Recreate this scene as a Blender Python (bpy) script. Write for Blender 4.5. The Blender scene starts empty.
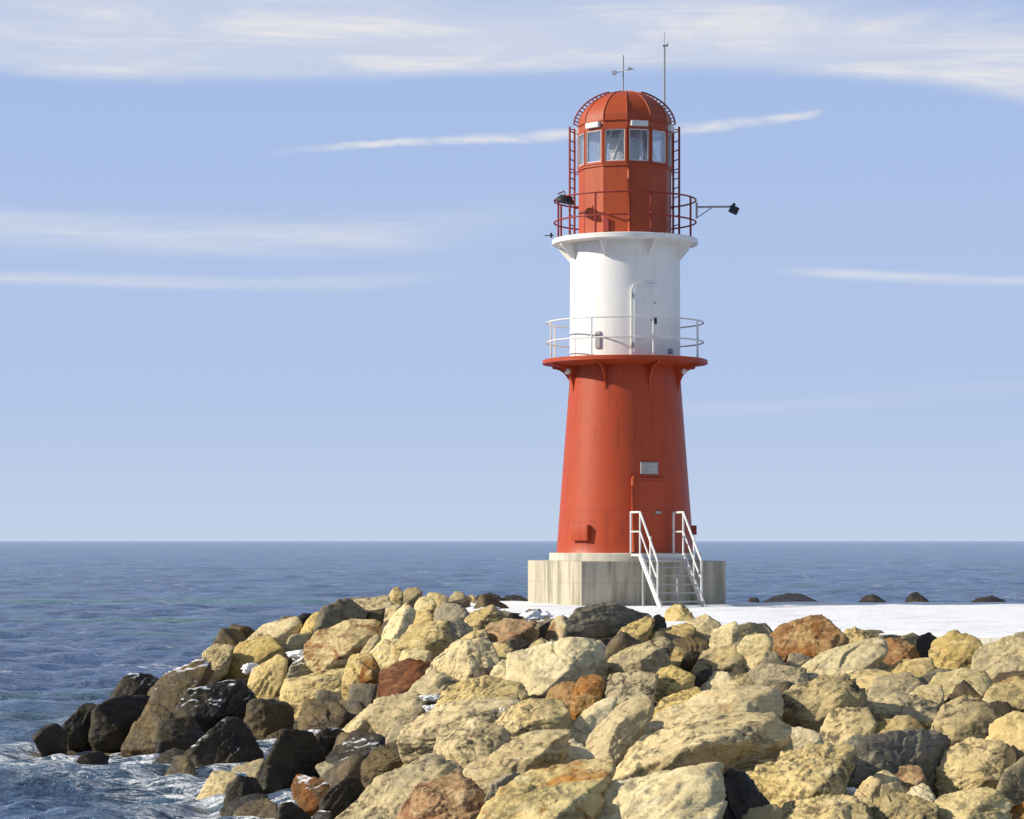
import bpy, bmesh, math, random
import numpy as np
from mathutils import Vector, Matrix

R = math.radians
S = bpy.context.scene
COL = S.collection
F = 2600.0          # focal length in pixels of a 1024 px wide frame
EYE = 1.75          # eye height above the pier deck (z = 0)
SEA = -2.2          # water level
rng = np.random.default_rng(7)

# ------------------------------------------------------------------ helpers
def link(o, parent=None):
    COL.objects.link(o)
    if parent is not None:
        o.parent = parent
    return o

def tag(o, label=None, cat=None, group=None, kind=None):
    if label: o['label'] = label
    if cat: o['category'] = cat
    if group: o['group'] = group
    if kind: o['kind'] = kind
    return o

def empty(name, loc, rotz=0.0):
    o = bpy.data.objects.new(name, None)
    o.location = loc
    o.rotation_euler = (0, 0, rotz)
    o.empty_display_size = 0.3
    return link(o)

def mesh_obj(name, verts, faces, mat, parent=None, smooth=None):
    me = bpy.data.meshes.new(name)
    me.from_pydata([tuple(v) for v in verts], [], faces)
    me.materials.append(mat)
    me.validate()
    if smooth is not None:
        me.shade_smooth()
        if smooth < 179:
            me.set_sharp_from_angle(angle=R(smooth))
    o = bpy.data.objects.new(name, me)
    return link(o, parent)

class MB:
    """collects simple shapes and links them as one mesh object"""
    def __init__(self):
        self.v = []; self.f = []
    def add(self, vs, fs):
        n = len(self.v)
        self.v += [Vector(v) for v in vs]
        self.f += [tuple(i + n for i in f) for f in fs]
    def box(self, c, size, rotz=0.0, bev=0.0, M=None):
        bm = bmesh.new()
        bmesh.ops.create_cube(bm, size=1.0)
        for v in bm.verts:
            v.co = Vector((v.co.x * size[0], v.co.y * size[1], v.co.z * size[2]))
        if bev > 0:
            bmesh.ops.bevel(bm, geom=bm.edges[:], offset=bev, segments=2, affect='EDGES', profile=0.5)
        X = (Matrix.Translation(c) @ Matrix.Rotation(rotz, 4, 'Z')) if M is None else M
        bm.verts.index_update()
        self.add([X @ v.co for v in bm.verts], [[v.index for v in f.verts] for f in bm.faces])
        bm.free()
    def tube(self, pts, r, seg=8, closed=False):
        pts = [Vector(p) for p in pts]
        n = len(pts); vs = []; fs = []
        up = Vector((0, 0, 1))
        for i, p in enumerate(pts):
            a = pts[(i - 1) % n] if (closed or i > 0) else p
            b = pts[(i + 1) % n] if (closed or i < n - 1) else p
            t = (b - a).normalized()
            s = t.cross(up)
            if s.length < 1e-3: s = t.cross(Vector((1, 0, 0)))
            s.normalize(); u = s.cross(t).normalized()
            for k in range(seg):
                an = 2 * math.pi * k / seg
                vs.append(p + (s * math.cos(an) + u * math.sin(an)) * r)
        m = n if closed else n - 1
        for i in range(m):
            j = (i + 1) % n
            for k in range(seg):
                l = (k + 1) % seg
                fs.append((i * seg + k, i * seg + l, j * seg + l, j * seg + k))
        if not closed:
            fs.append(tuple(range(seg))[::-1]); fs.append(tuple(range((n - 1) * seg, n * seg)))
        self.add(vs, fs)
    def lathe(self, prof, seg=96, a0=0.0, cap=False):
        vs = []; fs = []
        for (r, z) in prof:
            for k in range(seg):
                an = a0 + 2 * math.pi * k / seg
                vs.append((r * math.sin(an), -r * math.cos(an), z))
        for i in range(len(prof) - 1):
            for k in range(seg):
                l = (k + 1) % seg
                fs.append((i * seg + k, i * seg + l, (i + 1) * seg + l, (i + 1) * seg + k))
        if cap:
            fs.append(tuple(range(seg))[::-1]); fs.append(tuple(range((len(prof) - 1) * seg, len(prof) * seg)))
        self.add(vs, fs)
    def prism(self, poly, thick, M):
        """flat polygon in the local xz plane given a thickness along y"""
        n = len(poly)
        vs = [M @ Vector((x, -thick / 2, z)) for x, z in poly] + [M @ Vector((x, thick / 2, z)) for x, z in poly]
        fs = [tuple(range(n)), tuple(range(2 * n - 1, n - 1, -1))]
        for i in range(n):
            j = (i + 1) % n
            fs.append((i, i + n, j + n, j)[::-1])
        self.add(vs, fs)
    def build(self, name, mat, parent=None, smooth=35):
        return mesh_obj(name, self.v, self.f, mat, parent, smooth)

def pol(r, deg, z=0.0):
    """point at radius r; bearing 0 faces the shore, positive to the right"""
    return Vector((r * math.sin(R(deg)), -r * math.cos(R(deg)), z))

def facing(r, deg, z):
    """matrix whose local -y points outward at that bearing"""
    return Matrix.Translation(pol(r, deg, z)) @ Matrix.Rotation(R(deg), 4, 'Z')

# ---- vectorised gradient noise
_p = rng.permutation(256); _p = np.concatenate([_p, _p, _p])
_g = rng.normal(size=(256, 3)); _g /= np.linalg.norm(_g, axis=1, keepdims=True)
def noise3(P):
    P = np.asarray(P, float)
    I = np.floor(P).astype(int); f = P - I; I &= 255
    u = f * f * f * (f * (f * 6 - 15) + 10)
    out = 0
    for dx in (0, 1):
        wx = u[:, 0] if dx else 1 - u[:, 0]
        for dy in (0, 1):
            wy = u[:, 1] if dy else 1 - u[:, 1]
            for dz in (0, 1):
                wz = u[:, 2] if dz else 1 - u[:, 2]
                h = _p[_p[_p[I[:, 0] + dx] + I[:, 1] + dy] + I[:, 2] + dz]
                g = _g[h]
                d = g[:, 0] * (f[:, 0] - dx) + g[:, 1] * (f[:, 1] - dy) + g[:, 2] * (f[:, 2] - dz)
                out = out + wx * wy * wz * d
    return out * 1.5

# ------------------------------------------------------------------ materials
class NT:
    def __init__(self, tree):
        self.t = tree; tree.nodes.clear()
    def n(self, typ, ins=None, **props):
        nd = self.t.nodes.new(typ)
        for k, v in props.items(): setattr(nd, k, v)
        for k, v in (ins or {}).items(): self.set(nd, k, v)
        return nd
    def set(self, nd, k, v):
        s = nd.inputs[k]
        if isinstance(v, bpy.types.NodeSocket): self.t.links.new(v, s)
        elif isinstance(v, bpy.types.Node): self.t.links.new(v.outputs[0], s)
        else: s.default_value = v
    def m(self, op, a, b=0.0, c=0.0, clamp=False):
        nd = self.t.nodes.new('ShaderNodeMath'); nd.operation = op; nd.use_clamp = clamp
        for i, v in enumerate((a, b, c)): self.set(nd, i, v)
        return nd.outputs[0]
    def step(self, x, lo, hi):
        nd = self.n('ShaderNodeMapRange', interpolation_type='SMOOTHSTEP')
        self.set(nd, 0, x); self.set(nd, 1, lo); self.set(nd, 2, hi)
        return nd.outputs[0]
    def mix(self, fac, a, b, blend='MIX'):
        nd = self.n('ShaderNodeMix', data_type='RGBA', blend_type=blend)
        self.set(nd, 0, fac); self.set(nd, 6, a); self.set(nd, 7, b)
        return nd.outputs[2]
    def noise(self, vec, scale, detail=4, rough=0.55, dist=0.0):
        nd = self.n('ShaderNodeTexNoise', {'Vector': vec, 'Scale': scale, 'Detail': detail, 'Roughness': rough, 'Distortion': dist})
        return nd.outputs[0]
    def bump(self, h, strength, dist, normal=None):
        nd = self.n('ShaderNodeBump', {'Height': h, 'Strength': strength, 'Distance': dist})
        if normal is not None: self.set(nd, 'Normal', normal)
        return nd.outputs[0]

def c4(c): return (c[0], c[1], c[2], 1.0)

def new_mat(name):
    m = bpy.data.materials.new(name); m.use_nodes = True
    return m, NT(m.node_tree)

def finish(t, col, rough, normal=None, **kw):
    b = t.n('ShaderNodeBsdfPrincipled')
    t.set(b, 'Base Color', col); t.set(b, 'Roughness', rough)
    if normal is not None: t.set(b, 'Normal', normal)
    for k, v in kw.items(): t.set(b, k.replace('_', ' '), v)
    o = t.n('ShaderNodeOutputMaterial'); t.t.links.new(b.outputs[0], o.inputs[0])
    return b

def paint(name, base, dirt, rough=0.38, amount=0.5, seams=(), streak=True):
    m, t = new_mat(name)
    tc = t.n('ShaderNodeTexCoord'); ob = tc.outputs['Object']
    mp = t.n('ShaderNodeMapping', {'Vector': ob, 'Scale': (3.0, 3.0, 0.35)})
    st = t.step(t.noise(mp, 2.2, 5, 0.6), 0.48, 0.8)
    bl = t.noise(ob, 1.6, 5, 0.6)
    col = t.mix(t.m('MULTIPLY', st, amount), c4(base), c4(dirt))
    col = t.mix(t.m('MULTIPLY', t.step(bl, 0.45, 0.75), amount * 0.5), col, c4([x * 0.8 for x in base]))
    mq = t.n('ShaderNodeMapping', {'Vector': ob, 'Scale': (7.0, 7.0, 0.22)})
    run = t.m('MULTIPLY', t.step(t.noise(mq, 1.3, 4, 0.6), 0.60, 0.74), t.step(t.noise(ob, 0.9, 4, 0.6), 0.42, 0.62))
    col = t.mix(t.m('MULTIPLY', run, amount * 0.75), col, c4(dirt))
    h = t.noise(ob, 9.0, 3)
    if seams:
        z = t.n('ShaderNodeSeparateXYZ', {0: ob}).outputs[2]
        tot = 0.0
        for s in seams:
            d = t.m('ABSOLUTE', t.m('SUBTRACT', z, s))
            tot = t.m('ADD', tot, t.m('SUBTRACT', 1.0, t.step(d, 0.004, 0.02)))
        col = t.mix(t.m('MULTIPLY', tot, 0.35, clamp=True), col, c4([x * 0.55 for x in base]))
    nrm = t.bump(h, 0.06, 0.02)
    finish(t, col, t.m('ADD', rough, t.m('MULTIPLY', bl, 0.12)), nrm, Specular_IOR_Level=0.3)
    return m

def rock_mat(name, c1, c2, c3, dark, rough=0.85, fleck=0.5, rust=0.0, rustcol=(0.30, 0.115, 0.035), wet=0.0, snow=0.0, lichen=0.35):
    m, t = new_mat(name)
    tc = t.n('ShaderNodeTexCoord')
    oi = t.n('ShaderNodeObjectInfo')
    rnd = oi.outputs['Random']
    off = t.n('ShaderNodeCombineXYZ', {0: t.m('MULTIPLY', rnd, 37.0), 1: t.m('MULTIPLY', rnd, 71.0), 2: t.m('MULTIPLY', rnd, 13.0)})
    vec = t.n('ShaderNodeVectorMath', {0: tc.outputs['Object'], 1: off}, operation='ADD').outputs[0]
    # layered grain, tilted differently on every stone
    rot = t.n('ShaderNodeCombineXYZ', {0: t.m('MULTIPLY_ADD', rnd, 0.9, -0.45), 1: t.m('MULTIPLY_ADD', t.m('FRACT', t.m('MULTIPLY', rnd, 7.7)), 0.9, 0.0), 2: t.m('MULTIPLY', rnd, 3.0)})
    lay = t.n('ShaderNodeMapping', {'Vector': vec, 'Rotation': rot, 'Scale': (1.0, 1.0, 5.5)}).outputs[0]
    big = t.noise(vec, 1.7, 5, 0.6, 0.6)
    grain = t.noise(lay, 2.6, 6, 0.62, 0.5)
    fine = t.noise(vec, 26.0, 4, 0.7)
    col = t.mix(t.step(big, 0.36, 0.64), c4(c1), c4(c2))
    col = t.mix(t.m('MULTIPLY', t.step(grain, 0.5, 0.68), 0.75), col, c4(c3))
    pit = t.step(t.noise(vec, 6.0, 7, 0.74, 0.8), 0.49, 0.62)
    pit = t.m('MULTIPLY', pit, t.step(t.noise(vec, 1.5, 4, 0.6), 0.40, 0.58))
    col = t.mix(t.m('MULTIPLY', pit, lichen), col, c4(dark))
    col = t.mix(t.m('MULTIPLY', t.step(fine, 0.52, 0.72), fleck), col, c4(dark))
    if rust > 0:
        rm = t.step(t.noise(vec, 1.35, 5, 0.6, 1.0), 0.62 - 0.3 * rust, 0.75 - 0.22 * rust)
        rc = t.mix(t.step(t.noise(vec, 8.0, 5, 0.7), 0.42, 0.62), c4(rustcol), c4([x * 0.42 for x in rustcol]))
        col = t.mix(t.m('MULTIPLY', rm, 0.92), col, rc)
    # every stone a little different in tone
    hs = t.n('ShaderNodeHueSaturation', {'Color': col, 'Value': t.m('ADD', 0.84, t.m('MULTIPLY', rnd, 0.28)),
             'Saturation': t.m('ADD', 0.85, t.m('MULTIPLY', t.m('FRACT', t.m('MULTIPLY', rnd, 17.3)), 0.3))})
    col = hs.outputs[0]
    rg = rough
    vor = t.n('ShaderNodeTexVoronoi', {'Vector': t.n('ShaderNodeVectorMath', {0: lay, 1: t.n('ShaderNodeTexNoise', {'Vector': vec, 'Scale': 4.0, 'Detail': 4}).outputs[1]}, operation='ADD').outputs[0], 'Scale': 2.2}, feature='F1')
    h = t.m('ADD', t.m('MULTIPLY', grain, 0.5), t.m('ADD', t.m('MULTIPLY', t.noise(vec, 6.0, 8, 0.72), 0.45), t.m('MULTIPLY', fine, 0.16)))
    h = t.m('SUBTRACT', h, t.m('MULTIPLY', vor.outputs[0], 0.45))
    h = t.m('SUBTRACT', h, t.m('MULTIPLY', pit, 0.15))
    rd = t.n('ShaderNodeTexNoise', {'Vector': lay, 'Scale': 1.5, 'Detail': 7, 'Roughness': 0.6}, noise_type='RIDGED_MULTIFRACTAL')
    h = t.m('SUBTRACT', h, t.m('MULTIPLY', rd.outputs[0], 0.22))
    nrm = t.bump(h, 0.9, 0.055)
    if wet > 0:
        rg = t.m('ADD', rough, t.m('MULTIPLY', t.step(big, 0.4, 0.6), 0.25))
    if snow > 0:
        g = t.n('ShaderNodeNewGeometry')
        nz = t.n('ShaderNodeSeparateXYZ', {0: g.outputs['Normal']}).outputs[2]
        k = t.m('MULTIPLY', t.step(nz, 0.74, 0.90), t.step(t.noise(vec, 2.6, 4, 0.6), 0.60 - 0.12 * snow, 0.66 - 0.1 * snow))
        col = t.mix(k, col, (0.82, 0.84, 0.88, 1))
    finish(t, col, rg, nrm, Specular_IOR_Level=0.28 if wet > 0 else 0.2)
    return m

TAN = ((0.60, 0.465, 0.215), (0.49, 0.37, 0.16), (0.68, 0.56, 0.31), (0.060, 0.052, 0.038))
PALE = ((0.65, 0.54, 0.30), (0.56, 0.45, 0.23), (0.70, 0.61, 0.39), (0.13, 0.11, 0.075))
GREY = ((0.34, 0.285, 0.175), (0.46, 0.375, 0.21), (0.22, 0.20, 0.145), (0.03, 0.03, 0.03))
MOT = ((0.52, 0.41, 0.21), (0.34, 0.28, 0.165), (0.60, 0.49, 0.27), (0.035, 0.034, 0.03))
GOLD = ((0.58, 0.455, 0.23), (0.50, 0.385, 0.18), (0.65, 0.54, 0.31), (0.10, 0.07, 0.03))
BROWN = ((0.080, 0.058, 0.032), (0.16, 0.115, 0.05), (0.045, 0.035, 0.023), (0.018, 0.015, 0.012))
WET = ((0.020, 0.017, 0.014), (0.055, 0.042, 0.022), (0.013, 0.013, 0.014), (0.008, 0.008, 0.008))
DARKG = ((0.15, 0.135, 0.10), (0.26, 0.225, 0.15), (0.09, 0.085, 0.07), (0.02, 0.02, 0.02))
RUST = ((0.46, 0.30, 0.14), (0.30, 0.155, 0.07), (0.54, 0.40, 0.21), (0.045, 0.025, 0.016))
MATS = {
    'T': rock_mat('tan_stone', *TAN, fleck=0.5, lichen=0.85),
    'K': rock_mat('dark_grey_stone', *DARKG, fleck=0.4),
    'P': rock_mat('pale_stone', *PALE, fleck=0.35, lichen=0.45),
    'G': rock_mat('grey_stone', *GREY, fleck=0.5),
    'M': rock_mat('mottled_stone', *MOT, fleck=0.6, lichen=0.92),
    'Y': rock_mat('golden_stone', *GOLD, fleck=0.4, rust=0.2, rustcol=(0.44, 0.27, 0.10), lichen=.5),
    'O': rock_mat('rust_patched_stone', *TAN, fleck=0.4, rust=0.42, lichen=0.6),
    'R': rock_mat('rusty_stone', *RUST, fleck=0.5, rust=0.36, rustcol=(0.33, 0.14, 0.046), lichen=.6),
    'S': rock_mat('rust_speckled_stone', (0.40, 0.27, 0.14), (0.25, 0.12, 0.06), (0.50, 0.40, 0.24), (0.09, 0.035, 0.02), fleck=0.75, lichen=0.9),
    'N': rock_mat('faintly_rusty_pale_stone', *PALE, fleck=0.35, rust=0.2, rustcol=(0.45, 0.22, 0.08), lichen=0.6),
    'X': rock_mat('dark_rust_stone', (0.21, 0.095, 0.05), (0.13, 0.055, 0.032), (0.30, 0.16, 0.08), (0.03, 0.018, 0.014), fleck=0.5, rust=0.5, rustcol=(0.24, 0.085, 0.035)),
    'B': rock_mat('brown_wet_stone', *BROWN, rough=0.5, wet=1, fleck=0.4),
    'W': rock_mat('black_wet_stone', *WET, rough=0.45, wet=1, fleck=0.3),
}
MATS['Bs'] = rock_mat('brown_stone_with_snow', *BROWN, rough=0.5, wet=1, fleck=0.4, snow=1.4)
MATS['Ws'] = rock_mat('black_stone_with_snow', *WET, rough=0.38, wet=1, fleck=0.3, snow=0.8)
MATS['Gs'] = rock_mat('grey_stone_with_snow', *GREY, fleck=0.5, snow=2.0)
MATS['Rs'] = rock_mat('rusty_stone_with_snow', *BROWN, fleck=0.5, rust=0.6, snow=1.0)

def snow_mat():
    m, t = new_mat('snow')
    tc = t.n('ShaderNodeTexCoord'); ob = tc.outputs['Object']
    n1 = t.noise(ob, 0.55, 5, 0.6); n2 = t.noise(ob, 7.0, 5, 0.65)
    mp = t.n('ShaderNodeMapping', {'Vector': ob, 'Scale': (0.25, 0.9, 1)})
    wear = t.step(t.noise(mp, 1.0, 6, 0.66), 0.55, 0.68)
    col = t.mix(t.m('MULTIPLY', wear, 0.8), (0.84, 0.85, 0.87, 1), (0.42, 0.42, 0.43, 1))
    sp = t.step(t.noise(ob, 3.2, 4, 0.7), 0.66, 0.72)
    col = t.mix(t.m('MULTIPLY', sp, 0.5), col, (0.30, 0.29, 0.28, 1))
    nrm = t.bump(t.m('ADD', t.m('MULTIPLY', n1, 1.0), t.m('MULTIPLY', n2, 0.3)), 0.6, 0.12)
    finish(t, col, 0.75, nrm)
    return m
SNOW = snow_mat()

def concrete_mat(name, base, green):
    m, t = new_mat(name)
    tc = t.n('ShaderNodeTexCoord'); ob = tc.outputs['Object']
    mp = t.n('ShaderNodeMapping', {'Vector': ob, 'Scale': (2.6, 2.6, 0.25)})
    st = t.step(t.noise(mp, 2.0, 6, 0.65), 0.45, 0.7)
    bl = t.noise(t.n('ShaderNodeMapping', {'Vector': ob, 'Scale': (1.6, 1.6, 0.16)}), 1.4, 6, 0.62, 0.2)
    col = t.mix(st, c4(base), c4([x * 0.62 for x in base]))
    col = t.mix(t.m('MULTIPLY', t.step(bl, 0.44, 0.70), green), col, (0.155, 0.155, 0.10, 1))
    fine = t.noise(ob, 30.0, 4, 0.7)
    col = t.mix(t.m('MULTIPLY', t.step(fine, 0.5, 0.75), 0.3), col, c4([x * 0.5 for x in base]))
    br = t.n('ShaderNodeSeparateXYZ', {0: ob}).outputs[2]
    line = t.m('SUBTRACT', 1.0, t.step(t.m('ABSOLUTE', t.m('SUBTRACT', br, 0.62)), 0.008, 0.03))
    col = t.mix(t.m('MULTIPLY', line, 0.2), col, c4([x * 0.4 for x in base]))
    nrm = t.bump(t.m('ADD', fine, t.m('MULTIPLY', bl, 2.0)), 0.4, 0.02)
    finish(t, col, 0.9, nrm)
    return m
CONC = concrete_mat('weathered_concrete', (0.47, 0.42, 0.32), 0.95)
CONC2 = concrete_mat('pale_concrete', (0.58, 0.54, 0.45), 0.15)

RED = paint('red_paint', (0.39, 0.056, 0.016), (0.23, 0.032, 0.014), 0.4, 0.75, seams=(2.55, 3.75, 4.95, 6.1))
RED2 = paint('orange_red_paint', (0.39, 0.068, 0.020), (0.24, 0.04, 0.018), 0.42, 0.7)
REDD = paint('dark_red_paint', (0.26, 0.028, 0.022), (0.16, 0.02, 0.018), 0.45, 0.5)
WHITE = paint('white_paint', (0.81, 0.80, 0.76), (0.56, 0.49, 0.38), 0.4, 0.36)
GALV = paint('galvanised_white', (0.66, 0.66, 0.64), (0.38, 0.35, 0.30), 0.42, 0.55)
DARK = paint('black_metal', (0.025, 0.025, 0.028), (0.05, 0.04, 0.035), 0.4, 0.4)
GREYM = paint('grey_metal', (0.33, 0.33, 0.33), (0.2, 0.2, 0.2), 0.45, 0.5)
LENS = paint('pale_lens_housing', (0.80, 0.82, 0.83), (0.4, 0.42, 0.42), 0.25, 0.4)
INNER = paint('lantern_inner_white', (0.7, 0.72, 0.73), (0.2, 0.2, 0.2), 0.5, 0.4)

def glass_mat():
    m, t = new_mat('window_glass')
    lw = t.n('ShaderNodeFresnel', {'IOR': 1.5})
    tr = t.n('ShaderNodeBsdfTransparent', {'Color': (0.985, 0.99, 0.99, 1)})
    gl = t.n('ShaderNodeBsdfGlossy', {'Color': (0.9, 0.95, 1, 1), 'Roughness': 0.03})
    mx = t.n('ShaderNodeMixShader'); t.set(mx, 0, t.m('ADD', t.m('MULTIPLY', lw.outputs[0], 0.6), 0.02, clamp=True))
    t.set(mx, 1, tr.outputs[0]); t.set(mx, 2, gl.outputs[0])
    sf = t.n('ShaderNodeBsdfDiffuse', {'Color': (0.8, 0.84, 0.86, 1)}); tl = t.n('ShaderNodeBsdfTranslucent', {'Color': (0.8, 0.84, 0.86, 1)})
    film = t.n('ShaderNodeMixShader', {0: 0.5, 1: sf.outputs[0], 2: tl.outputs[0]})
    ob = t.n('ShaderNodeTexCoord').outputs['Object']
    m2 = t.n('ShaderNodeMixShader', {0: t.m('MULTIPLY_ADD', t.step(t.noise(ob, 2.0, 3, 0.5), 0.3, 0.7), 0.04, 0.03), 1: mx.outputs[0], 2: film.outputs[0]})
    o = t.n('ShaderNodeOutputMaterial'); t.t.links.new(m2.outputs[0], o.inputs[0])
    return m
GLASS = glass_mat()

def sea_mat():
    m, t = new_mat('sea_water')
    tc = t.n('ShaderNodeTexCoord'); ob = tc.outputs['Object']
    at = t.n('ShaderNodeAttribute', attribute_name='foam').outputs['Fac']
    crest = t.n('ShaderNodeAttribute', attribute_name='crest').outputs['Fac']
    mp = t.n('ShaderNodeMapping', {'Vector': ob, 'Scale': (0.55, 1.0, 1.0)}).outputs[0]
    n1 = t.noise(mp, 1.3, 8, 0.70, 1.4)
    n2 = t.noise(mp, 3.6, 6, 0.65, 0.8)
    web = t.m('SUBTRACT', 1.0, t.m('MULTIPLY', t.m('ABSOLUTE', t.m('SUBTRACT', n1, 0.5)), 5.0), clamp=True)
    fo = t.m('ADD', t.m('MULTIPLY', web, 0.55), t.m('MULTIPLY', n2, 0.55))
    thr = t.m('SUBTRACT', 1.14, t.m('MULTIPLY', at, 0.49))
    foam = t.step(fo, t.m('SUBTRACT', thr, 0.1), t.m('ADD', thr, 0.14))
    cap = t.m('MULTIPLY', crest, t.step(t.noise(mp, 2.2, 5, 0.7), 0.48, 0.62))
    foam = t.m('MAXIMUM', foam, cap)
    # scattered little whitecaps all over the open water
    wc = t.n('ShaderNodeMapping', {'Vector': ob, 'Scale': (0.30, 0.55, 1.0)}).outputs[0]
    wm = t.m('MULTIPLY', t.step(t.noise(wc, 1.0, 3, 0.5, 0.4), 0.64, 0.70), t.step(t.noise(wc, 6.0, 5, 0.7), 0.48, 0.60))
    foam = t.m('MAXIMUM', foam, t.m('MULTIPLY', wm, 0.75))
    dk = t.noise(t.n('ShaderNodeMapping', {'Vector': ob, 'Scale': (0.35, 1.1, 1)}).outputs[0], 0.8, 5, 0.65, 0.5)
    sh = t.step(t.noise(t.n('ShaderNodeMapping', {'Vector': ob, 'Scale': (0.03, 0.08, 1)}).outputs[0], 1.0, 4, 0.6), 0.5, 0.68)
    col = t.mix(sh, (0.082, 0.150, 0.31, 1), (0.075, 0.205, 0.215, 1))
    col = t.mix(t.m('MULTIPLY', t.step(dk, 0.48, 0.66), 0.6), col, (0.018, 0.042, 0.095, 1))
    col = t.mix(t.m('MULTIPLY', at, 0.7), col, (0.045, 0.10, 0.115, 1))
    col = t.mix(foam, col, (0.80, 0.83, 0.86, 1))
    rg = t.m('ADD', 0.13, t.m('MULTIPLY', foam, 0.6))
    far = t.n('ShaderNodeMapping', {'Vector': ob, 'Scale': (0.45, 1.0, 1.0)}).outputs[0]
    hh = t.m('ADD', t.m('MULTIPLY', t.noise(far, 0.35, 4, 0.6, 0.4), 2.2), t.m('ADD', t.m('MULTIPLY', t.noise(far, 1.5, 5, 0.65, 0.6), 1.5), t.m('MULTIPLY', t.noise(far, 4.5, 5, 0.66), 0.8)))
    nrm = t.bump(hh, 0.95, 0.42)
    b = finish(t, col, rg, nrm, IOR=1.333)
    return m
SEAM = sea_mat()

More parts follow.
